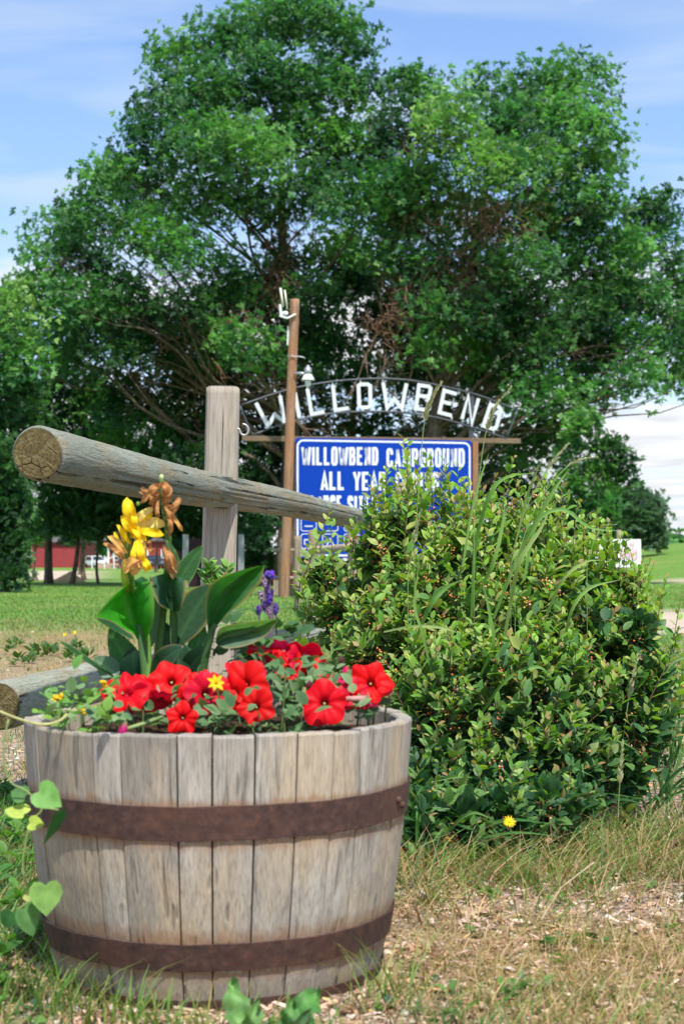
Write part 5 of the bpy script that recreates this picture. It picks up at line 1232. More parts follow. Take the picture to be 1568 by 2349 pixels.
# ------------------------------------------------------------------ plants in the barrel
def blade(parent, base, ctrl, tip, width, nrm_, fold=.25, col=(.04, .12, .035), edge=None, wave=.02, name='leaf', mat='canna', nx=10, ny=22, belly=.45, mid=(1.5, 1.45, 1.3), peak=.8, tipcurl=0.0, stripes=.10):
    b, c_, e = Vector(base), Vector(ctrl), Vector(tip); nv = Vector(nrm_).normalized(); V, cols = [], []
    L = (e - b).length; ph = R.random() * 6
    for j in range(ny + 1):
        t = j / ny; p = b * (1 - t) ** 2 + c_ * 2 * t * (1 - t) + e * t * t; tg = ((c_ - b) * (1 - t) + (e - c_) * t).normalized()
        s_ = tg.cross(nv).normalized(); n_ = s_.cross(tg).normalized()
        w = width * .5 * (math.sin(math.pi * min(1, t ** (math.log(.5) / math.log(belly)))) ** peak) + .0015
        for i in range(nx + 1):
            u = i / nx * 2 - 1
            off = n_ * (fold * abs(u) ** 1.2 * w * 1.0 + wave * L * math.sin(t * 9 + ph + (2 if u > 0 else 0)) * abs(u) ** 2 * .5 - tipcurl * L * max(0, t - .6) ** 2)
            V.append(p + s_ * u * w + off)
            cc = list(col); 
            k_ = 1 + stripes * math.sin(abs(u) * 16 - t * 26) + (.10 * math.sin(abs(u) * 37 - t * 50))
            if abs(u) < .12: cc = [q_ * m_ for q_, m_ in zip(cc, mid)]
            else: cc = [q_ * k_ for q_ in cc]
            if edge is not None and abs(u) > .97: cc = [q_ * .4 + w_ * .6 for q_, w_ in zip(cc, edge)]
            if edge is not None and (t > .96): cc = list(edge)
            cols.append(cc)
    F = [(j * (nx + 1) + i, j * (nx + 1) + i + 1, (j + 1) * (nx + 1) + i + 1, (j + 1) * (nx + 1) + i) for j in range(ny) for i in range(nx)]
    return link(name, npmesh(name, V, F, np.array(cols), True), M_[mat], parent)
M_['canna'] = mat_leaf('canna_leaf', .32, .48, .35, (1.2, 1.9, .35), 30, .10)
M_['soft_leaf'] = mat_leaf('soft_leaf', .28, .55, .25, (1.3, 1.5, .6), 60, .18)
Yc = 2.62
def K(x_, y_, dy=0.0): return P(x_ * .4388, y_ * .4388 + 1089.4, Yc + dy)     # crop grid of the flower bed
canna = empty('canna_lily', (P(400, 1290, Yc).x, Yc, .372), 'tall plant with broad dark green leaves, yellow and withered flowers in the barrel', 'plant')
DK, MD, BR, GY = (.028, .085, .04), (.05, .135, .058), (.04, .28, .018), (.12, .20, .13)
EDG = (.40, .27, .10); FR = (0, -1, .15)
# stems
def stem(pts, r, col=(.07, .16, .05), par=None, name='stem', n=8):
    mb = MB(); cp = [Vector(p) for p in catm(pts, 5)]; rr = [r[0] + (r[1] - r[0]) * i / (len(cp) - 1) for i in range(len(cp))]; mb.tube(cp, rr, n, col); return mb.build(name, M_['stem'], par or canna, True)
stem([K(775, 1330), K(765, 1080), K(745, 900), K(735, 780)], (.010, .006)); stem([K(1045, 1330, .04), K(1058, 1040, .02), K(1105, 820), K(1130, 780)], (.010, .005))
stem([K(800, 1330, .04), K(830, 900, .04), K(870, 560, .04), K(880, 330, .0), K(850, 130, -.02), K(845, 20, -.03)], (.009, .0035), (.10, .20, .05)); stem([K(790, 1330, -.02), K(760, 800, .01), K(690, 560, 0), K(668, 420, -.03), K(672, 260, -.04), K(690, 190, -.04)], (.008, .003), (.12, .24, .04))
def outline_leaf(par, rows, col, edge=None, mid=(1.8, 1.3, 1.8), sub=5, ny=4, name='leaf', depth=.03):
    L_ = catm([P(r[0][0], r[0][1], Yc + (r[0][2] if len(r[0]) > 2 else 0)) for r in rows], ny); M2 = catm([P(r[1][0], r[1][1], Yc + depth + (r[1][2] if len(r[1]) > 2 else 0)) for r in rows], ny); R_ = catm([P(r[2][0], r[2][1], Yc + (r[2][2] if len(r[2]) > 2 else 0)) for r in rows], ny)
    V, cols = [], []; n = len(L_); w = 2 * sub + 1
    for j in range(n):
        for i in range(w):
            u = (i - sub) / sub; a_ = L_[j] if u < 0 else R_[j]; p_ = M2[j] * (1 - abs(u)) + a_ * abs(u); t = j / (n - 1)
            p_ = p_ + np.array([0, -1, 0]) * .012 * math.sin(math.pi * abs(u)) * math.sin(math.pi * t)
            V.append(p_); k_ = 1 + .12 * math.sin(abs(u) * 15 - t * 22) + .09 * math.sin(abs(u) * 33 - t * 41 + 1); cc = [q_ * k_ for q_ in col]
            if i == sub: cc = [q_ * m_ for q_, m_ in zip(col, mid)]
            if edge is not None and i in (0, w - 1): cc = [q_ * .35 + e_ * .65 for q_, e_ in zip(cc, edge)]
            cols.append(cc)
    F = [(j * w + i, j * w + i + 1, (j + 1) * w + i + 1, (j + 1) * w + i) for j in range(n - 1) for i in range(w - 1)]
    return link(name, npmesh(name, V, F, np.array(cols), True), M_['canna'], par)
outline_leaf(canna, [((322, 1482), (325, 1485), (328, 1482)), ((303, 1452, -.02), (316, 1452), (346, 1446, -.03)), ((245, 1430, -.05), (306, 1425), (353, 1418, -.05)), ((221, 1415, -.07), (297, 1400), (354, 1382, -.05)), ((238, 1392, -.06), (289, 1376), (351, 1350, -.04)), ((266, 1362, -.04), (290, 1354), (342, 1331, -.02)), ((302, 1334, -.02), (312, 1330), (326, 1322))], BR, (.22, .36, .07), (2.2, 1.25, 2.2))
blade(canna, K(700, 860, -.03), K(590, 820, -.06), K(500, 750, -.09), sz(34, Yc), (.2, -.6, .9), .5, DK, EDG, .02)
outline_leaf(canna, [((343, 1325), (385, 1313, -.02), (430, 1333)), ((346, 1345, -.02), (390, 1330), (428, 1347, -.02)), ((356, 1372, -.03), (394, 1362), (424, 1370, -.03)), ((372, 1392, -.03), (397, 1388), (417, 1392, -.03)), ((390, 1398, -.02), (402, 1402), (412, 1404, -.02))], DK, EDG, (1.5, 1.2, 1.5))
blade(canna, K(905, 920, .03), K(915, 760, .03), K(900, 640, .02), sz(16, Yc), FR, .3, (.07, .15, .06), None, 0)
blade(canna, K(790, 900, .06), K(800, 650, .06), K(830, 540, .05), sz(46, Yc), (-.4, -1, .1), .3, MD, None, .02, peak=.6)
blade(canna, K(905, 920, .06), K(990, 740, .06), K(1108, 570, .05), sz(86, Yc), (-.25, -1, .25), .18, (.04, .095, .05), EDG, .015, belly=.55)
outline_leaf(canna, [((479, 1452), (482, 1450), (486, 1448)), ((474, 1422, -.03), (490, 1420), (522, 1410, -.02)), ((471, 1386, -.05), (503, 1385), (556, 1384, -.03)), ((477, 1350, -.06), (523, 1352), (586, 1350, -.04)), ((496, 1330, -.06), (550, 1328), (600, 1332, -.05)), ((542, 1311, -.05), (578, 1308), (604, 1311, -.05)), ((602, 1297, -.04), (605, 1296), (607, 1297, -.04))], (.04, .14, .045), EDG)
outline_leaf(canna, [((494, 1474), (496, 1476), (498, 1479)), ((503, 1442, -.02), (516, 1462), (522, 1488, -.02)), ((542, 1430, -.03), (556, 1450), (568, 1480, -.03)), ((588, 1425, -.04), (598, 1438), (606, 1462, -.04)), ((620, 1421, -.05), (624, 1425), (628, 1436, -.05)), ((635, 1420, -.05), (636, 1421), (637, 1423, -.05))], GY, EDG, (1.3, 1.2, 1.3))
blade(canna, K(900, 620, .10), K(960, 500, .10), K(1060, 368, .10), sz(46, Yc), (.5, -.8, .2), .15, (.05, .13, .05), (.25, .33, .15), .02)
blade(canna, K(600, 1060, .0), K(480, 1010, -.05), K(308, 868, -.09), sz(34, Yc), (.2, -.5, .9), .35, (.035, .10, .04), (.16, .27, .08), .01)
blade(canna, K(640, 1080, .0), K(560, 1000, .02), K(490, 960, .0), sz(50, Yc), (.2, -.9, .4), .2, GY, None, .01)
blade(canna, K(760, 1090, .03), K(640, 960, .04), K(575, 800, .02), sz(62, Yc), (.1, -1, .2), .2, MD, None, .02)
blade(canna, K(780, 1080, .0), K(830, 960, -.04), K(960, 900, -.06), sz(44, Yc), (.1, -1, .4), .25, DK, EDG, .05, belly=.6)
blade(canna, K(1000, 1090, .04), K(920, 980, .03), K(850, 760, .05), sz(60, Yc), (0, -1, .2), .2, (.025, .07, .035), None, .02)
blade(canna, K(960, 1080, .05), K(1010, 960, .03), K(1100, 900, .0), sz(48, Yc), (0, -1, .4), .2, (.02, .06, .03), None, .03)
blade(canna, K(1040, 1050, .06), K(1020, 900, .06), K(1060, 760, .06), sz(46, Yc), (.1, -1, .2), .2, MD, None, .02)
blade(canna, K(720, 1090, .02), K(690, 1000, .0), K(700, 900, .0), sz(60, Yc), (0, -1, .2), .2, (.02, .065, .035), None, .02)
blade(canna, K(680, 620, .02), K(655, 560, -.02), K(640, 480, -.02), sz(14, Yc), (0, -1, .1), .4, (.35, .38, .06), None, .0)
blade(canna, K(905, 540, .0), K(920, 460, -.02), K(870, 340, -.02), sz(26, Yc), (.4, -1, .1), .3, (.16, .26, .12), None, .01)
# flowers: bright petals and withered ones
YE, YP, WI, WB = (.90, .64, .015), (.92, .76, .20), (.74, .44, .12), (.50, .25, .09)
def petal(a_, c_, b_, w, col, dy=0, fold=.35, nv=(0, -1, .2), wv=.14, par=canna, nm='petal'):
    blade(par, K(a_[0], a_[1], dy), K(c_[0], c_[1], dy - .03), K(b_[0], b_[1], dy - .01), sz(w * .54, Yc), nv, fold, col, None, wv, nm, 'petal', 6, 12, .55, (1, 1, 1), .6, 0, .05)
fl = empty('spike', (0, 0, 0), None, None); bpy.data.objects.remove(fl)
F1 = [((690, 290), (655, 200), (662, 118), 26, YE), ((700, 250), (700, 190), (668, 125), 22, YE), ((700, 250), (740, 200), (800, 180), 26, YP), ((705, 240), (750, 225), (798, 200), 24, YE), ((690, 300), (650, 260), (640, 215), 16, YE), ((700, 310), (690, 240), (700, 210), 36, YE), ((690, 330), (660, 290), (650, 240), 22, YE),
      ((700, 280), (790, 225), (858, 270), 40, YP), ((720, 290), (790, 300), (855, 310), 30, YE), ((690, 260), (720, 300), (765, 340), 30, YE), ((700, 330), (730, 290), (775, 290), 26, YE), ((715, 320), (745, 360), (755, 445), 30, YP), ((720, 330), (735, 400), (748, 455), 24, YE), ((680, 360), (640, 300), (618, 262), 10, YE), ((670, 380), (640, 320), (630, 282), 9, YE),
      ((670, 400), (620, 370), (600, 300), 14, YE), ((660, 410), (615, 350), (570, 320), 18, WI), ((650, 400), (600, 390), (545, 355), 16, WB), ((655, 420), (620, 410), (585, 370), 16, WI), ((660, 430), (630, 440), (610, 400), 12, WB),
      ((740, 440), (700, 420), (660, 480), 24, WI), ((720, 430), (690, 470), (650, 510), 20, WI), ((745, 450), (720, 500), (690, 520), 22, WI), ((700, 430), (650, 440), (645, 490), 16, YP), ((740, 430), (770, 460), (785, 500), 20, YE), ((745, 450), (775, 490), (755, 505), 16, YE), ((760, 390), (800, 380), (800, 410), 10, WB), ((760, 360), (790, 330), (785, 380), 8, WB), ((715, 340), (690, 420), (700, 450), 14, YE)]
for i, (a_, c_, b_, w, col) in enumerate(F1): petal(a_, c_, b_, w, col, -.05 + .012 * (i % 4))
F2 = [((830, 60), (790, 50), (780, 110), 16, WB), ((830, 90), (780, 90), (745, 130), 16, WB), ((835, 100), (790, 130), (790, 155), 12, WB), ((815, 110), (770, 90), (742, 72), 10, WB), ((840, 60), (870, 30), (880, 110), 22, WB), ((845, 50), (890, 60), (870, 170), 18, WB), ((850, 70), (865, 130), (880, 190), 18, WB), ((855, 150), (890, 170), (905, 260), 16, WB), ((860, 170), (920, 180), (935, 120), 14, WB), ((865, 180), (920, 220), (945, 290), 10, WI),
      ((865, 200), (930, 190), (925, 150), 12, WB), ((820, 130), (810, 190), (830, 220), 12, WB), ((850, 110), (900, 100), (885, 60), 14, WB), ((870, 380), (890, 430), (925, 500), 22, WB), ((862, 400), (880, 460), (905, 520), 18, (.42, .25, .11)), ((850, 370), (870, 420), (890, 470), 16, WB), ((860, 160), (900, 240), (890, 300), 12, WB)]
F2 = F2 + [((a_[0] + 6, a_[1] + 8), (c_[0] + R.uniform(-14, 14), c_[1] + 12), (b_[0] + R.uniform(-12, 12), b_[1] + R.uniform(-5, 22)), w * .7, (.42, .21, .07)) for a_, c_, b_, w, _ in F2]
for i, (a_, c_, b_, w, col) in enumerate(F2): petal(a_, c_, b_, w, col, -.05 + .012 * (i % 4), .6, (.2, -1, .1), .22)
for (x_, y_, r_) in [(845, 12, 12), (828, 60, 9), (840, 105, 10), (848, 150, 10), (858, 190, 13), (868, 225, 12), (880, 262, 10), (870, 300, 8), (722, 152, 10), (678, 350, 12), (668, 400, 12), (684, 380, 10)]:
    mb = MB(); mb.sphere(K(x_, y_, -.03), sz(r_ * .4388, Yc), 8, 6, (.16, .30, .05) if y_ > 30 else (.45, .55, .25), sc=(1, 1, 1.3)); mb.build('seed_pod', M_['stem'], canna, True)

# petunias
def petunia_mesh(name, c_out, c_in, lob=.10, cup=.0, seed=1):
    rg = random.Random(seed); V, cols = [], []; rs = [(.05, -.95), (.10, -.55), (.17, -.25), (.30, -.08), (.50, -.01), (.75, .0), (.92, -.03), (1.0, -.07)]; n = 44; w = [rg.uniform(.03, .10) for _ in range(3)]; ph = rg.random() * 6; kk_ = rg.choice([6, 7, 8]); pw_ = [rg.uniform(.9, 1.1) for _ in range(5)]
    for ri, (r_, z) in enumerate(rs):
        for k in range(n):
            a_ = 2 * math.pi * k / n; e = max(0, (r_ - .25) / .75)
            rr = r_ * (1 + e * (lob * math.cos(5 * a_) + .03 * math.cos(3 * a_ + ph)))
            rr *= 1 + e * (pw_[int((a_ / 6.2832 * 5 + .5) % 5)] - 1) * .8; zz = z + e * e * .09 * math.sin(kk_ * a_ + ph * 2) + e * (w[0] * math.cos(10 * a_ + ph) + w[1] * math.cos(2 * a_ + 1) + cup) + (.03 * math.cos(5 * a_) * e)
            V.append((rr * math.cos(a_), rr * math.sin(a_), zz))
            v = 1 - .22 * max(0, math.cos(5 * a_ + math.pi)) ** 6 * (1 - e * .5)
            f = min(1, max(0, (r_ - .06) / .20)); cols.append([(c_in[q_] * (1 - f) + c_out[q_] * f) * v for q_ in range(3)])
    F = [(i * n + k, i * n + (k + 1) % n, (i + 1) * n + (k + 1) % n, (i + 1) * n + k) for i in range(len(rs) - 1) for k in range(n)]
    b = len(V)                                                     # outside of the trumpet
    for ri, (r_, z) in enumerate([(.30, -.12), (.19, -.32), (.13, -.65), (.10, -1.15), (.06, -1.3)]):
        for k in range(n):
            a_ = 2 * math.pi * k / n; V.append((r_ * math.cos(a_), r_ * math.sin(a_), z)); cols.append((.55, .22, .26) if ri < 3 else (.25, .25, .12))
    F += [(b + i * n + k, b + (i + 1) * n + k, b + (i + 1) * n + (k + 1) % n, b + i * n + (k + 1) % n) for i in range(4) for k in range(n)]
    me = npmesh(name, V, F, np.array(cols), True); me.materials.append(M_['petal']); return me
RED, CRIM, PINK = (.78, .004, .006), (.62, .004, .03), (.60, .015, .10)
PM = [petunia_mesh('bloom', RED, (.07, .002, .006), .09, 0, 1), petunia_mesh('bloom', RED, (.10, .002, .01), .14, .03, 2), petunia_mesh('bloom', CRIM, (.08, .002, .02), .10, .06, 3), petunia_mesh('bloom', PINK, (.10, .003, .03), .16, .16, 4), petunia_mesh('bloom', (.74, .003, .012), (.10, .002, .006), .07, -.05, 5), petunia_mesh('bloom', (.70, .006, .006), (.10, .002, .01), .12, .10, 6)]
sm_ = MB(); sm_.sphere((0, 0, -.30), .07, 8, 5, (.55, .50, .22)); stm = npmesh('stamen', sm_.v, sm_.f, np.array(sm_.c), True); stm.materials.append(M_['petal'])
def petunia(px_, py_, r_, Y, face, kind, par, roll=None):
    Mw = Matrix.Translation(P(px_, py_, Y)) @ Vector(face).normalized().to_track_quat('Z', 'Y').to_matrix().to_4x4() @ Matrix.Rotation(R.random() * 6.28 if roll is None else roll, 4, 'Z') @ Matrix.Scale(sz(r_ * 1.1, Y), 4)
    kind = kind if kind > 1 or R.random() < .45 else R.choice([4, 5]); o = link_local('bloom', PM[kind], None, par, Mw)
    s_ = bpy.data.objects.new('stamen', stm); C.objects.link(s_); s_.parent = o; return o
def plant(px_, Y, label): return empty('petunia_plant', (P(px_, 1290, Y).x, Y, .370), label, 'plant')
pl1 = plant(340, 2.50, 'left red petunia with wide blooms below the big bright canna leaf'); pl2 = plant(560, 2.46, 'middle red petunia with dark centred blooms above the rim boards'); pl3 = plant(740, 2.50, 'right red petunia leaning over the open soil, one bloom hanging')
for a_ in [(290, 1585, 50, 2.40, (-.05, -.62, .62), 0, pl1), (332, 1583, 34, 2.44, (.4, -.7, .4), 1, pl1), (393, 1561, 44, 2.44, (.05, -.9, .45), 0, pl1), (440, 1572, 30, 2.47, (.6, -.6, .4), 1, pl1), (368, 1607, 32, 2.42, (.2, -.5, -.6), 2, pl1), (418, 1647, 32, 2.32, (.02, -1, .12), 1, pl1), (475, 1592, 46, 2.42, (.35, -.85, .2), 2, pl1), (470, 1570, 30, 2.47, (-.3, -.7, .5), 0, pl1),
           (562, 1566, 46, 2.43, (-.1, -.9, .4), 0, pl2), (566, 1545, 42, 2.50, (.3, -.4, .8), 2, pl2), (540, 1560, 30, 2.48, (-.7, -.6, .2), 2, pl2), (586, 1621, 38, 2.36, (-.12, -.95, .25), 1, pl2),
           (742, 1612, 47, 2.38, (-.1, -.95, .25), 0, pl3), (851, 1566, 42, 2.47, (.1, -.92, .3), 1, pl3), (838, 1585, 34, 2.49, (.1, -.6, -.3), 2, pl3), (795, 1552, 27, 2.52, (-.2, -.4, .7), 3, pl3), (603, 1488, 36, 2.62, (.0, -.15, 1), 0, pl3), (655, 1493, 36, 2.62, (.3, .5, .8), 3, pl3), (700, 1503, 44, 2.60, (.2, .45, .6), 2, pl3), (684, 1512, 30, 2.58, (.5, -.5, .2), 2, pl3), (740, 1522, 24, 2.6, (.9, .1, .3), 0, pl3),
           (702, 1550, 26, 2.53, (.2, -.8, .2), 0, pl3), (640, 1515, 24, 2.6, (-.3, -.5, .3), 0, pl3), (846, 1618, 20, 2.44, (.1, -.2, -1), 3, pl3), (893, 1590, 16, 2.5, (.8, -.2, -.3), 3, pl3), (757, 1598, 26, 2.42, (.9, -.4, .1), 0, pl3), (325, 1604, 34, 2.41, (.1, -.6, -.2), 2, pl1), (432, 1592, 34, 2.45, (.3, -.8, .2), 0, pl1), (536, 1592, 36, 2.42, (-.5, -.8, .1), 0, pl2), (625, 1500, 34, 2.64, (-.3, -.3, .8), 2, pl3), (722, 1536, 34, 2.56, (.4, -.5, .5), 0, pl3), (668, 1528, 32, 2.58, (-.2, -.7, .4), 1, pl3), (880, 1572, 26, 2.48, (.8, -.6, .1), 0, pl3), (812, 1592, 34, 2.46, (.2, -.8, .3), 2, pl3)]: petunia(*a_)
def bud(px_, py_, Y, r_, dirv, col, par, ln=2.2):
    p_ = P(px_, py_, Y); d_ = Vector(dirv).normalized(); mb = MB(); R0 = sz(r_, Y)
    mb.tube([p_ - d_ * R0 * ln, p_ - d_ * R0 * ln * .3, p_ + d_ * R0 * .5, p_ + d_ * R0 * ln * .8], [R0 * .25, R0 * .7, R0, R0 * .15], 9, [(.18, .24, .08), tuple(q_ * .8 for q_ in col), col, tuple(q_ * .7 for q_ in col)]); return mb.build('bud', M_['petal'], par, True)
bud(283, 1676, 2.30, 13, (-.25, -.3, -1), (.50, .02, .16), pl1, 1.7)
for (x_, y_, Y, r_, dv_, c_, pr) in [(640, 1540, 2.5, 7, (0, -.3, 1), (.12, .02, .03), pl3), (708, 1572, 2.45, 7, (.3, 0, 1), (.14, .03, .05), pl3), (590, 1665, 2.34, 6, (.3, -.5, .3), (.10, .05, .04), pl2), (782, 1515, 2.55, 6, (.3, 0, 1), (.15, .03, .05), pl3), (640, 1580, 2.45, 6, (0, 0, 1), (.18, .05, .08), pl3), (245, 1612, 2.42, 6, (0, -.4, 1), (.16, .03, .05), pl1)]: bud(x_, y_, Y, r_, dv_, c_, pr)
lfm = []
for cc in [(.09, .19, .07), (.13, .24, .10), (.06, .14, .05), (.19, .30, .14), (.20, .37, .07), (.13, .30, .06)]:
    V, F, c = scatter(LEAF_V, LEAF_F, np.zeros((1, 3)), np.eye(3)[None], np.array([cc]), LEAF_G); me = npmesh('leaf', V, F, c, True); me.materials.append(M_['soft_leaf']); lfm.append(me)
def leafo(par, p_, d_, s_, k, n_=None):
    d_ = unit(np.array(d_, float)); n_ = np.array([0, -.5, 1.]) + rng.normal(0, .35, 3) if n_ is None else np.array(n_, float)
    f_ = frames(d_[None], n_[None], [s_])[0]; M4 = Matrix([list(f_[r_]) + [p_[r_]] for r_ in range(3)] + [[0, 0, 0, 1]]); return link_local('leaf', lfm[k], None, par, M4)
stm_mb = {id(pl1): MB(), id(pl2): MB(), id(pl3): MB()}
def foliage_at(par, px_, py_, Y, n, spread, ks, s0, mb=None):
    for _ in range(n):
        p_ = P(px_ + R.gauss(0, spread), py_ + R.gauss(0, spread * .55), Y + R.gauss(0, .035))
        d_ = rng.normal(size=3) * np.array([1, .8, .5]) + np.array([0, -.35, .45]); leafo(par, p_, d_, sz(s0 * R.uniform(.6, 1.25), Y), R.choice(ks))
        if mb is not None and R.random() < .08: mb.tube([p_, Vector((p_.x * .7 + P(px_, 1290, Y).x * .3, p_.y + .01, .372))], [.0014, .0022], 4, (.13, .2, .07), cap=False)
for (pr, x_, y_, Y, n, sd_) in [(pl1, 330, 1630, 2.42, 34, 45), (pl1, 420, 1610, 2.48, 30, 45), (pl1, 250, 1640, 2.38, 18, 30), (pl1, 480, 1650, 2.40, 22, 35), (pl2, 540, 1645, 2.38, 34, 40), (pl2, 620, 1600, 2.48, 40, 45), (pl2, 520, 1600, 2.50, 18, 30), (pl3, 680, 1570, 2.52, 44, 50), (pl3, 650, 1650, 2.40, 28, 45), (pl3, 770, 1570, 2.50, 30, 40), (pl3, 800, 1640, 2.42, 12, 30), (pl3, 600, 1530, 2.6, 20, 40), (pl3, 730, 1650, 2.42, 18, 35), (pl3, 840, 1620, 2.50, 16, 24), (pl3, 800, 1600, 2.54, 18, 30), (pl3, 870, 1605, 2.55, 10, 16)]:
    foliage_at(pr, x_, y_, Y, n, sd_, [0, 0, 1, 1, 2, 3], 34, stm_mb[id(pr)])
mb = stm_mb[id(pl3)]; mb.tube([P(760, 1612, 2.46), P(800, 1603, 2.44), P(838, 1603, 2.44)], [.003, .004, .005], 6, (.45, .25, .22)); mb.tube([P(600, 1490, 2.62), P(608, 1520, 2.62), P(612, 1560, 2.6)], [.0045, .003, .002], 6, (.42, .12, .14))
mb = stm_mb[id(pl1)]; mb.tube([P(292, 1672, 2.31), P(330, 1660, 2.33), P(372, 1645, 2.38)], [.003, .003, .003], 6, (.25, .35, .12))
for pr in (pl1, pl2, pl3): stm_mb[id(pr)].build('stems', M_['stem'], pr, True)['kind'] = 'stuff'
# yellow flowers
def daisy(name, label, p_, face, r_, n=9, col=(.88, .62, .01), ctr=(.70, .35, .01), hgt=0.0, cat='flower', wide=.42):
    t = empty(name, p_, label, cat); Q = Vector(face).normalized().to_track_quat('Z', 'Y').to_matrix()
    for i in range(n):
        a_ = 6.283 * i / n + R.uniform(-.1, .1); d_ = Q @ Vector((math.cos(a_), math.sin(a_), R.uniform(.05, .3))); nn_ = Q @ Vector((0, 0, 1))
        f_ = frames(np.array(d_)[None], np.array(nn_)[None], [r_ * R.uniform(.8, 1.05)], [r_ * wide])[0]
        V, F, c = scatter(LEAF_V, LEAF_F, np.array(p_)[None], f_[None], np.array([col]), [1] * 11); link('petal', npmesh('petal', V, F, c, True), M_['petal'], t)
    mb = MB(); mb.sphere(p_, r_ * .22, 8, 5, ctr); mb.build('centre', M_['petal'], t, True)
    if hgt: mb = MB(); mb.tube([p_, Vector(p_) - Vector((0, 0, hgt)) + Vector((.01, .01, 0))], [.0015, .002], 5, (.1, .2, .05)); mb.build('stem', M_['stem'], t, True)
    return t
daisy('yellow_bloom', 'bright yellow flower between the red blooms in the middle of the barrel', P(496, 1566, 2.40), (.1, -.9, .3), sz(23, 2.4), 7, hgt=.05, wide=.6)
bd_ = empty('yellow_flowering_plant', (P(170, 1290, 2.45).x, 2.45, .372), 'light green trailing plant with tiny yellow flowers at the left rim of the barrel', 'plant')
mbt = MB()
for (x_, y_, Y, n, sd_) in [(150, 1600, 2.42, 26, 28), (200, 1620, 2.38, 34, 34), (120, 1640, 2.40, 14, 18), (180, 1650, 2.34, 26, 34), (240, 1600, 2.45, 14, 20), (255, 1650, 2.32, 14, 22)]: foliage_at(bd_, x_, y_, Y, n, sd_, [4, 4, 5, 3, 5], 32, mbt)
for (x_, y_, r_) in ((128, 1605, 9), (190, 1630, 10), (182, 1627, 8), (140, 1598, 7), (122, 1612, 7), (240, 1570, 10)):
    mb = MB(); p_ = P(x_, y_, 2.36)
    for q_ in range(4): mb.sphere(p_ + Vector((R.gauss(0, .003), R.gauss(0, .003), R.gauss(0, .003))), sz(r_ * .6, 2.36), 7, 5, (.82, .55, .02), sc=(1.2, 1, .7))
    mb.build('floret', M_['petal'], bd_, True)
# long runner over the rim
mbt.tube([Vector(p) for p in catm([P(165, 1620, 2.38), P(140, 1652, 2.30), P(95, 1662, 2.28), P(40, 1648, 2.32), P(-10, 1628, 2.36)], 5)], .0022, 6, (.42, .42, .16))
mbt.build('stems', M_['stem'], bd_, True)['kind'] = 'stuff'
# leafy stuff behind the petunias (right of the canna) and a bean-like plant
bk = empty('leafy_plant', (P(590, 1290, 2.78).x, 2.78, .372), 'low broad leafed green plant behind the red flowers, right of the tall leaves', 'plant')
for (x_, y_, Y, n, sd_) in [(545, 1500, 2.72, 16, 30), (610, 1470, 2.76, 22, 32), (580, 1520, 2.74, 20, 30), (520, 1440, 2.78, 10, 22), (660, 1450, 2.75, 10, 22), (470, 1500, 2.72, 10, 28)]: foliage_at(bk, x_, y_, Y, n, sd_, [0, 2, 5, 2], 44)

# purple salvia spikes
sal = empty('salvia', (P(612, 1290, 2.8).x, 2.8, .372), 'purple salvia with small flower spikes behind the right canna leaves', 'plant')
def spike(x_, y0, y1, w, col, lean=0, Y=2.8, par=sal):
    a_, b_ = P(x_ + lean, y0, Y), P(x_, y1, Y); mb = MB(); n = int(abs(y1 - y0) * 1.7)
    for i in range(n):
        t = i / n; p_ = a_ * (1 - t) + b_ * t; rr = sz(w, Y) * (.45 + .55 * math.sin(math.pi * (.12 + .8 * t))); q_ = R.random() * 6.28
        mb.sphere(p_ + Vector((math.cos(q_), math.sin(q_), 0)) * rr * .7, rr * .42, 6, 4, tuple(v_ * R.uniform(.7, 1.3) for v_ in col))
    mb.build('flower_spike', M_['petal'], par, True)
    mb = MB(); mb.tube([a_, b_, Vector((b_.x + .004, Y, .40))], [.0012, .0018, .002], 5, (.16, .12, .16)); mb.build('stem', M_['stem'], par)
VI, LI, DKV = (.13, .06, .42), (.42, .28, .42), (.10, .04, .22)
for a_ in [(619, 1311, 1328, 13, VI, 0), (608, 1318, 1348, 7, LI, -2), (617, 1358, 1388, 8, VI, 1), (594, 1388, 1408, 6, VI), (607, 1378, 1400, 6, DKV), (633, 1384, 1412, 6.5, VI), (618, 1392, 1416, 5, LI), (600, 1356, 1376, 7, LI, -3), (612, 1340, 1364, 5, DKV), (625, 1350, 1366, 5, DKV)]: spike(*a_)

# heart leafed vine hanging down the left side
vine = empty('hanging_vine', P(95, 1662, 2.28), 'light green vine with heart shaped leaves hanging down the left of the barrel', 'vine')
HV = [(0, .12), (-.16, .0), (-.36, -.02), (-.50, .14), (-.54, .38), (-.42, .66), (-.2, .92), (0, 1.12), (.2, .92), (.42, .66), (.54, .38), (.50, .14), (.36, -.02), (.16, 0)]
def heart(p_, d_, nv, s_, col, droop=.1):
    d_ = Vector(d_).normalized(); x_ = d_.cross(Vector(nv)).normalized(); z_ = x_.cross(d_); V = [Vector(p_) + d_ * s_ * .45]; cols = [tuple(v_ * 1.15 for v_ in col)]
    for sc_ in (.5, 1.0):
        for (u, v) in HV:
            uu, vv = u * sc_, .45 + (v - .45) * sc_; V.append(Vector(p_) + x_ * uu * s_ + d_ * vv * s_ + z_ * s_ * (abs(u) * .22 * sc_ - droop * max(0, vv) ** 2)); cols.append(tuple(v_ * (1 if sc_ < 1 else 1.1) for v_ in col))
    n = len(HV); F = [(0, 1 + i, 1 + (i + 1) % n) for i in range(n)] + [(1 + i, 1 + n + i, 1 + n + (i + 1) % n, 1 + (i + 1) % n) for i in range(n)]
    link('leaf', npmesh('leaf', V, F, np.array(cols), True), M_['soft_leaf'], vine)
LG = (.20, .36, .09); LY = (.40, .50, .10); GD = (.03, .12, .03)
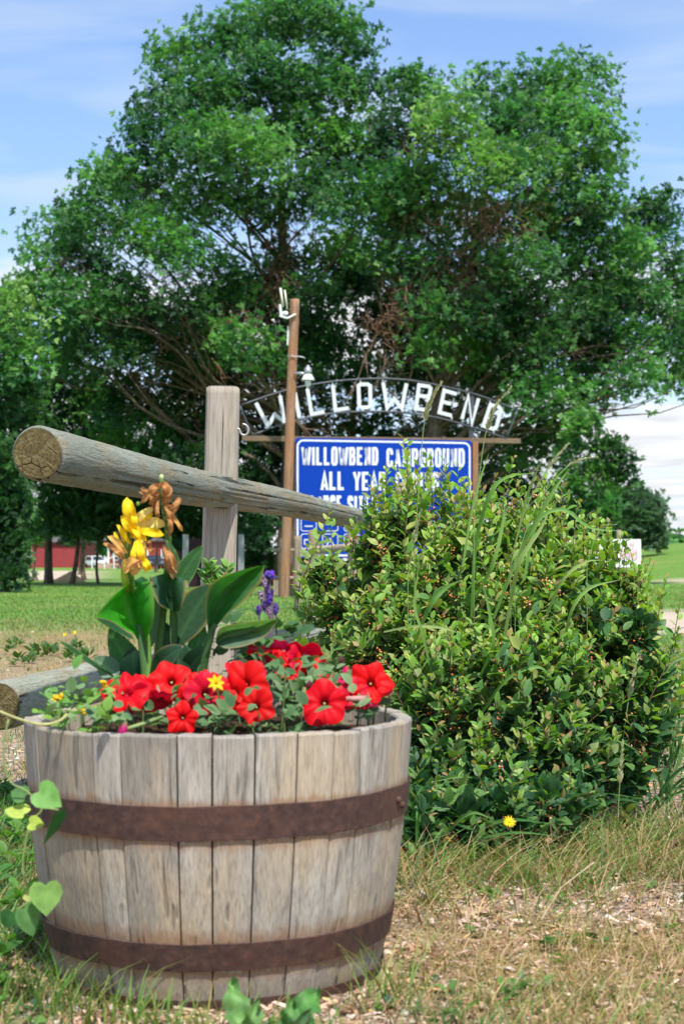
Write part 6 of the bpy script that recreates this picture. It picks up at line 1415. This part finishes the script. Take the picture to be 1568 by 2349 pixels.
heart(P(84, 1812, 2.20), (.75, -.1, -.45), (-.1, -1, .5), sz(62, 2.2), (.15, .33, .08)); heart(P(132, 1858, 2.22), (-.35, .1, -1), (.95, -.25, .1), sz(78, 2.2), GD, .05)
heart(P(104, 2022, 2.24), (.05, -.05, -1), (.25, -1, .25), sz(70, 2.24), LG, .0); heart(P(60, 1870, 2.26), (-.9, .3, .25), (.2, -.6, 1), sz(52, 2.25), LY); heart(P(66, 1888, 2.24), (1, -.2, -.05), (.1, -.9, .5), sz(34, 2.25), (.36, .47, .07))
heart(P(62, 1828, 2.27), (-.7, .3, .2), (-.2, -.8, .6), sz(42, 2.3), (.09, .20, .06)); heart(P(86, 2052, 2.26), (-1, .2, -.2), (.2, -.8, .5), sz(34, 2.3), (.40, .45, .14)); heart(P(52, 2078, 2.24), (.4, .1, -1), (.7, -.6, .2), sz(68, 2.24), (.10, .22, .07), .1); heart(P(30, 2088, 2.26), (-.4, .1, -.9), (.2, -.9, .2), sz(44, 2.26), (.05, .17, .05))
mb = MB()
for pl in ([(20, 1650), (8, 1720), (22, 1790), (62, 1815), (96, 1855), (72, 1880)], [(96, 1852), (135, 1858)], [(72, 1880), (54, 1960), (58, 2020), (82, 2050), (104, 2026)], [(82, 2050), (62, 2072), (40, 2086)]):
    mb.tube([Vector(p) for p in catm([P(x_, y_, 2.26) for x_, y_ in pl], 5)], .0015, 6, (.22, .30, .10))
mb.build('stem', M_['stem'], vine, True)

# weeds in front of the barrel
def lobed(par, base, tip, w, col, nv=(0, -1, .4)):
    b, e = Vector(base), Vector(tip); d_ = (e - b); L = d_.length; d_.normalize(); x_ = d_.cross(Vector(nv)).normalized(); z_ = x_.cross(d_); V, F, cols = [], [], []; n = 16
    for j in range(n + 1):
        t = j / n; ww = w * .5 * (.12 + math.sin(math.pi * min(1, t ** .8)) ** .7) * (1 + .22 * math.sin(t * 21)); 
        if j == n: ww = .001
        for u in (-1, -.5, 0, .5, 1): V.append(b + d_ * L * t + x_ * ww * u + z_ * (abs(u) * .25 * ww + .01 * math.sin(t * 12 + u * 2) - .25 * L * t * t * .4)); cols.append(tuple(v_ * (1.5 if u == 0 else R.uniform(.85, 1.15)) for v_ in col))
    F = [(j * 5 + i, j * 5 + i + 1, j * 5 + i + 6, j * 5 + i + 5) for j in range(n) for i in range(4)]
    link('leaf', npmesh('leaf', V, F, np.array(cols), True), M_['soft_leaf'], par)
w1 = empty('weed', (P(548, 1290, 2.10).x, 2.10, 0), 'grey green crinkled weed leaf against the barrel foot, left of its neighbour', 'weed')
lobed(w1, P(562, 2400, 2.06), P(532, 2238, 2.12), sz(58, 2.1), (.12, .24, .07), (.3, -1, .2)); lobed(w1, P(560, 2400, 2.04), P(590, 2300, 2.02), sz(40, 2.1), (.14, .27, .08))
w2 = empty('weed', (P(690, 1290, 2.08).x, 2.08, 0), 'larger jagged dark green weed leaf against the barrel foot on the right', 'weed')
lobed(w2, P(655, 2400, 2.04), P(728, 2258, 2.10), sz(64, 2.1), (.08, .21, .05), (-.3, -1, .3)); lobed(w2, P(650, 2400, 2.03), P(672, 2290, 2.04), sz(40, 2.1), (.10, .22, .06)); lobed(w2, P(660, 2400, 2.02), P(700, 2330, 1.98), sz(46, 2.1), (.09, .19, .08))
def near_grass(spots):
    x_, y_, h_, c_ = [], [], [], []
    for (px_, Y, n, sp, h) in spots:
        for _ in range(n): x_.append(P(px_, 1290, Y).x + R.gauss(0, sp)); y_.append(Y + R.gauss(0, sp * .6)); h_.append(h * R.uniform(.5, 1.15))
    x_, y_, h_ = map(np.array, (x_, y_, h_)); ok = off_barrel(x_, y_, .262); x_, y_, h_ = x_[ok], y_[ok], h_[ok]
    return blades(x_, y_, h_, .0035 * (.6 + rng.random(len(x_)) * .8), pal(len(x_), [(.10, .24, .03), (.14, .28, .05), (.2, .3, .06), (.30, .30, .08)], .2), .55, .35)
g = near_grass([(130, 2.30, 46, .05, .085), (200, 2.24, 50, .05, .09), (280, 2.20, 44, .05, .085), (350, 2.17, 40, .045, .09), (420, 2.15, 26, .04, .075), (500, 2.15, 28, .05, .085), (600, 2.14, 30, .05, .08), (740, 2.15, 20, .04, .07), (60, 2.3, 60, .08, .11), (10, 2.4, 70, .1, .12), (60, 2.6, 60, .1, .10), (890, 2.3, 26, .03, .15), (930, 2.4, 30, .05, .06), (1000, 2.06, 40, .06, .06), (1060, 2.05, 40, .06, .055), (1250, 2.3, 20, .06, .05), (1500, 2.6, 30, .1, .05)])
tag(link('barrel_grass', npmesh('barrel_grass', *g), M_['grass']), 'longer green grass blades growing up around the foot of the barrel', 'grass', None, 'stuff')

# long grass growing through the shrub, with seed heads
def strap(par, pts, w, col, name='blade'):
    cp = [Vector(p) for p in catm([P(*p) for p in pts], 6)]; V, F, cols = [], [], []; n = len(cp)
    for i, p_ in enumerate(cp):
        tg = (cp[min(i + 1, n - 1)] - cp[max(i - 1, 0)]).normalized(); s_ = tg.cross(Vector((.25, -1, .35))).normalized(); z_ = s_.cross(tg); t = i / (n - 1); ww = w * .5 * min(1, 3 * (1 - t)) * (.7 + .3 * math.sin(math.pi * t)) + .0003
        for u in (-1, 0, 1): V.append(p_ + s_ * ww * u + z_ * abs(u) * ww * .5); cols.append(tuple(v_ * (.85 if u == 0 else 1.05) for v_ in col))
    F = [(i * 3 + k, i * 3 + k + 1, i * 3 + k + 4, i * 3 + k + 3) for i in range(n - 1) for k in (0, 1)]
    link(name, npmesh(name, V, F, np.array(cols), True), M_['grass'], par)
tg_ = empty('tall_grass', (P(1180, 1290, 4.25).x, 4.25, 0), 'tuft of long arching grass blades growing out of the top of the shrub', 'grass')
GA, GB, GC = (.16, .34, .07), (.23, .40, .10), (.32, .44, .14)
for pts, w, c_ in [([(1080, 1420, 4.2), (1090, 1250, 4.15), (1120, 1140, 4.1), (1160, 1095, 4.1), (1230, 1085, 4.1)], .0095, GA), ([(1130, 1420, 4.1), (1190, 1270, 4.05), (1260, 1140, 4.0), (1305, 1075, 4.0)], .0095, GB),
                   ([(1200, 1330, 4.0), (1230, 1200, 4.0), (1290, 1170, 4.0), (1350, 1210, 4.0), (1420, 1218, 4.0)], .009, GA), ([(1150, 1500, 4.0), (1170, 1380, 3.95), (1190, 1290, 3.9), (1240, 1210, 3.9), (1258, 1170, 3.9)], .010, GC),
                   ([(940, 1500, 4.1), (980, 1400, 4.0), (1020, 1350, 4.0), (1060, 1330, 4.0)], .010, GA), ([(1000, 1600, 4.0), (970, 1460, 3.95), (950, 1390, 3.95), (960, 1290, 3.95)], .007, GB), ([(1100, 1550, 3.95), (1130, 1480, 3.9), (1120, 1400, 3.9), (1105, 1330, 3.9)], .008, GA),
                   ([(1240, 1500, 4.0), (1250, 1420, 3.95), (1290, 1330, 3.9), (1340, 1290, 3.9), (1380, 1285, 3.9)], .007, GC), ([(1180, 1250, 4.1), (1210, 1130, 4.05), (1240, 1060, 4.0)], .006, GC), ([(880, 1450, 4.1), (950, 1437, 4.0), (1010, 1440, 4.0), (1050, 1452, 4.0)], .007, GC), ([(1100, 1640, 3.9), (1160, 1560, 3.85), (1230, 1530, 3.85), (1270, 1560, 3.85)], .008, GA),
                   ([(1060, 1300, 4.1), (1080, 1180, 4.1), (1100, 1100, 4.1), (1120, 1040, 4.1)], .006, GB), ([(1290, 1480, 3.95), (1310, 1400, 3.9), (1350, 1350, 3.9), (1420, 1330, 3.9)], .008, GB), ([(1090, 1370, 4.05), (1130, 1290, 4.0), (1150, 1210, 4.0), (1158, 1150, 4.0)], .009, GB)]: strap(tg_, pts, w, c_)
vg = empty('verge_grass', (P(1350, 1290, 3.4).x, 3.4, 0), 'arching green grass blades spilling out from under the shrub', 'grass')
for k in range(120):
    x_ = R.uniform(930, 1568); y0 = (1985 - (x_ - 930) * .22) + R.uniform(-30, 20); Y = .65 * FPX / (y0 - 1290); y0 += R.gauss(0, 22); h_ = R.uniform(30, 130) * (1.4 if x_ > 1300 else 1); l_ = R.gauss(5, 65)
    strap(vg, [(x_, y0, Y), (x_ + l_ * .35, y0 - h_ * .65, Y - .02), (x_ + l_, y0 - h_, Y - .05), (x_ + l_ * 1.7, y0 - h_ * .85, Y - .08)], R.uniform(.004, .009), R.choice([(.07, .2, .05), (.10, .25, .06), (.16, .3, .08), (.05, .15, .05)]))
for k in range(60):
    x_ = R.uniform(1440, 1620); y0 = R.uniform(1560, 1760); Y = R.uniform(3.9, 4.4); h_ = R.uniform(30, 90); l_ = R.uniform(-30, 120)
    strap(vg, [(x_, y0 + 60, Y), (x_ + l_ * .35, y0 - h_ * .6, Y), (x_ + l_, y0 - h_, Y), (x_ + l_ * 1.6, y0 - h_ * .8, Y)], R.uniform(.004, .009), R.choice([(.07, .2, .05), (.10, .25, .06), (.18, .3, .09)]))
def seedhead(label, pts, y_frac, spike_w, col=(.40, .38, .20), thin=.0012):
    cp = [Vector(p) for p in catm([P(*p) for p in pts], 10)]; t = empty('seed_grass', (cp[0].x, cp[0].y, 0), label, 'grass')
    mb = MB(); low = Vector((cp[0].x, cp[0].y, 0)); mb.tube([low] + cp, [thin * 1.4] + [thin] * len(cp), 5, (.20, .32, .10)); mb.build('stalk', M_['stem'], t, True)
    i0 = int(len(cp) * y_frac); O, D, S_ = [], [], []
    for i in range(i0, len(cp) - 1):
        tg = (cp[i + 1] - cp[i]); 
        for q_ in range(5):
            p_ = cp[i] + tg * (q_ / 5); s_ = 1 if q_ % 2 else -1; f_ = 1 - .6 * (i - i0) / (len(cp) - i0); O.append(p_); D.append(np.array(tg.normalized()) + np.array([s_ * R.uniform(.2, .6), R.uniform(-.4, .4), 0])); S_.append(spike_w * f_ * R.uniform(.8, 1.3))
    O, D = np.array(O), np.array(D); V, F, c = scatter(LEAF_V, LEAF_F, O, frames(D, rng.normal(size=D.shape), S_, np.array(S_) * .55), pal(len(O), [col, tuple(v_ * .8 for v_ in col), (.5, .46, .28)], .15), LEAF_G)
    link('seed_head', npmesh('seed_head', V, F, c), M_['grass'], t)
seedhead('tall seed head standing against the arched letters left of its neighbour', [(950, 1240, 4.15), (960, 1120, 4.15), (968, 1010, 4.15), (976, 955, 4.15), (992, 910, 4.15), (1012, 878, 4.15)], .55, .016)
seedhead('tall seed head crossing the last letter of the arched sign', [(1086, 1200, 4.1), (1096, 1110, 4.1), (1110, 1010, 4.1), (1122, 970, 4.1), (1138, 930, 4.1), (1172, 888, 4.1)], .5, .013)
seedhead('slim seed head leaning right above the shrub top', [(1170, 1300, 4.0), (1200, 1180, 4.0), (1240, 1100, 4.0), (1275, 1050, 4.0), (1303, 1018, 4.0)], .6, .012, (.5, .48, .3))
seedhead('slim seed head bending over to the right above the shrub', [(1180, 1290, 4.0), (1230, 1160, 4.0), (1290, 1080, 4.0), (1330, 1055, 4.0), (1368, 1048, 4.0)], .55, .010, (.46, .45, .28))
seedhead('short seed head in front of the blue sign above the berries', [(935, 1330, 4.1), (945, 1260, 4.1), (955, 1210, 4.1), (965, 1170, 4.1)], .4, .014, (.38, .42, .22))
seedhead('small dark seed head drooping over the right of the shrub', [(1345, 1300, 4.1), (1362, 1240, 4.1), (1385, 1210, 4.1), (1412, 1203, 4.1)], .5, .010, (.2, .22, .12))
seedhead('pale seed head rising from the right flank of the shrub', [(1425, 1720, 3.9), (1438, 1620, 3.9), (1450, 1560, 3.9), (1462, 1500, 3.9)], .4, .014, (.42, .45, .22))
seedhead('pale seed stalk low on the right side of the shrub', [(1415, 1900, 3.6), (1420, 1800, 3.6), (1428, 1700, 3.6)], .5, .014, (.44, .45, .24))
# straw stalk lying on the ground
stw = MB(); stw.tube([Vector((P(1240, 2130, 2.78).x, 2.78, .02)), Vector((P(1290, 2080, 2.9).x, 2.93, .045)), Vector((P(1370, 2020, 3.1).x, 3.15, .05))], [.0012, .0012, .002], 5, (.48, .38, .24))
st_ = stw.build('dry_stalk', M_['litter'], None); tag(st_, 'pale dry grass stalk with a feathery head lying on the ground', 'stalk')
# dandelions
dd = daisy('dandelion', 'yellow dandelion at the foot of the shrub', P(1167, 1886, 3.12), (.15, -.75, .65), sz(17, 3.12), 26, (.90, .62, .01), (.85, .5, .01), .05, 'flower', .22)
for (x_, y_, lab) in ((149, 1456, 'left one of two yellow dandelions in the dry lawn on the left'), (172, 1451, 'right one of two yellow dandelions in the dry lawn on the left')):
    daisy('dandelion', lab, P(x_, y_, 11.6), (0, -.8, .5), sz(5.5, 11.6), 12, (.90, .62, .01), (.85, .5, .01), .06, 'flower', .3)
# young shoot beside the leaning post
sh = empty('shrub_shoot', (P(490, 1290, 5.2).x, 5.2, 0), 'young leafy shoot with pointed leaves in front of the leaning post foot', 'shrub')
mb = MB()
for pts in ([(495, 1420), (493, 1350), (486, 1318), (478, 1290)], [(495, 1400), (505, 1340), (525, 1300)], [(493, 1380), (480, 1340), (468, 1320)]):
    cp = [Vector(p) for p in catm([P(x_, y_, 5.2) for x_, y_ in pts], 5)]; mb.tube(cp, .0025, 5, (.28, .16, .08))
    for i, p_ in enumerate(cp[2:]):
        for s_ in (-1, 1): leafo(sh, p_, (s_ * .8 + R.gauss(0, .2), R.gauss(0, .3), .6), sz(24, 5.2) * R.uniform(.7, 1.2), R.choice([4, 5, 5]))
mb.build('stem', M_['stem'], sh, True)
# small tub of red flowers beside the rustic fence
tb = empty('flower_tub', (P(650, 1290, 30.2).x, 30.3, 0), 'pale wooden tub with bright red flowers behind the rustic fence', 'planter')
for k in range(7):
    xx_ = P(630 + k * 6.6, 1330, 30.2).x; mb = MB(); mb.box((xx_, 30.2, .15), (.048, .03, .32)); mb.build('board', M_['post2'], tb)
mb = MB(); mb.box((P(650, 1330, 30.2).x, 30.42, .14), (.38, .38, .26)); mb.build('tub', M_['plank'], tb)
mb = MB()
for k in range(26): mb.sphere(P(R.choice([627, 668, 672, 650]) + R.gauss(0, 3.5), 1327 + R.gauss(0, 6), 30.25 + R.gauss(0, .08)), .026, 6, 4, (.75, .01, .01))
mb.build('flowers', M_['petal'], tb); mb = MB()
for k in range(60): mb.sphere(P(R.uniform(625, 680), 1333 + R.gauss(0, 6), 30.4 + R.gauss(0, .08)), .03, 5, 3, (.04, .10, .03))
mb.build('leaves', M_['tree_leaf'], tb)
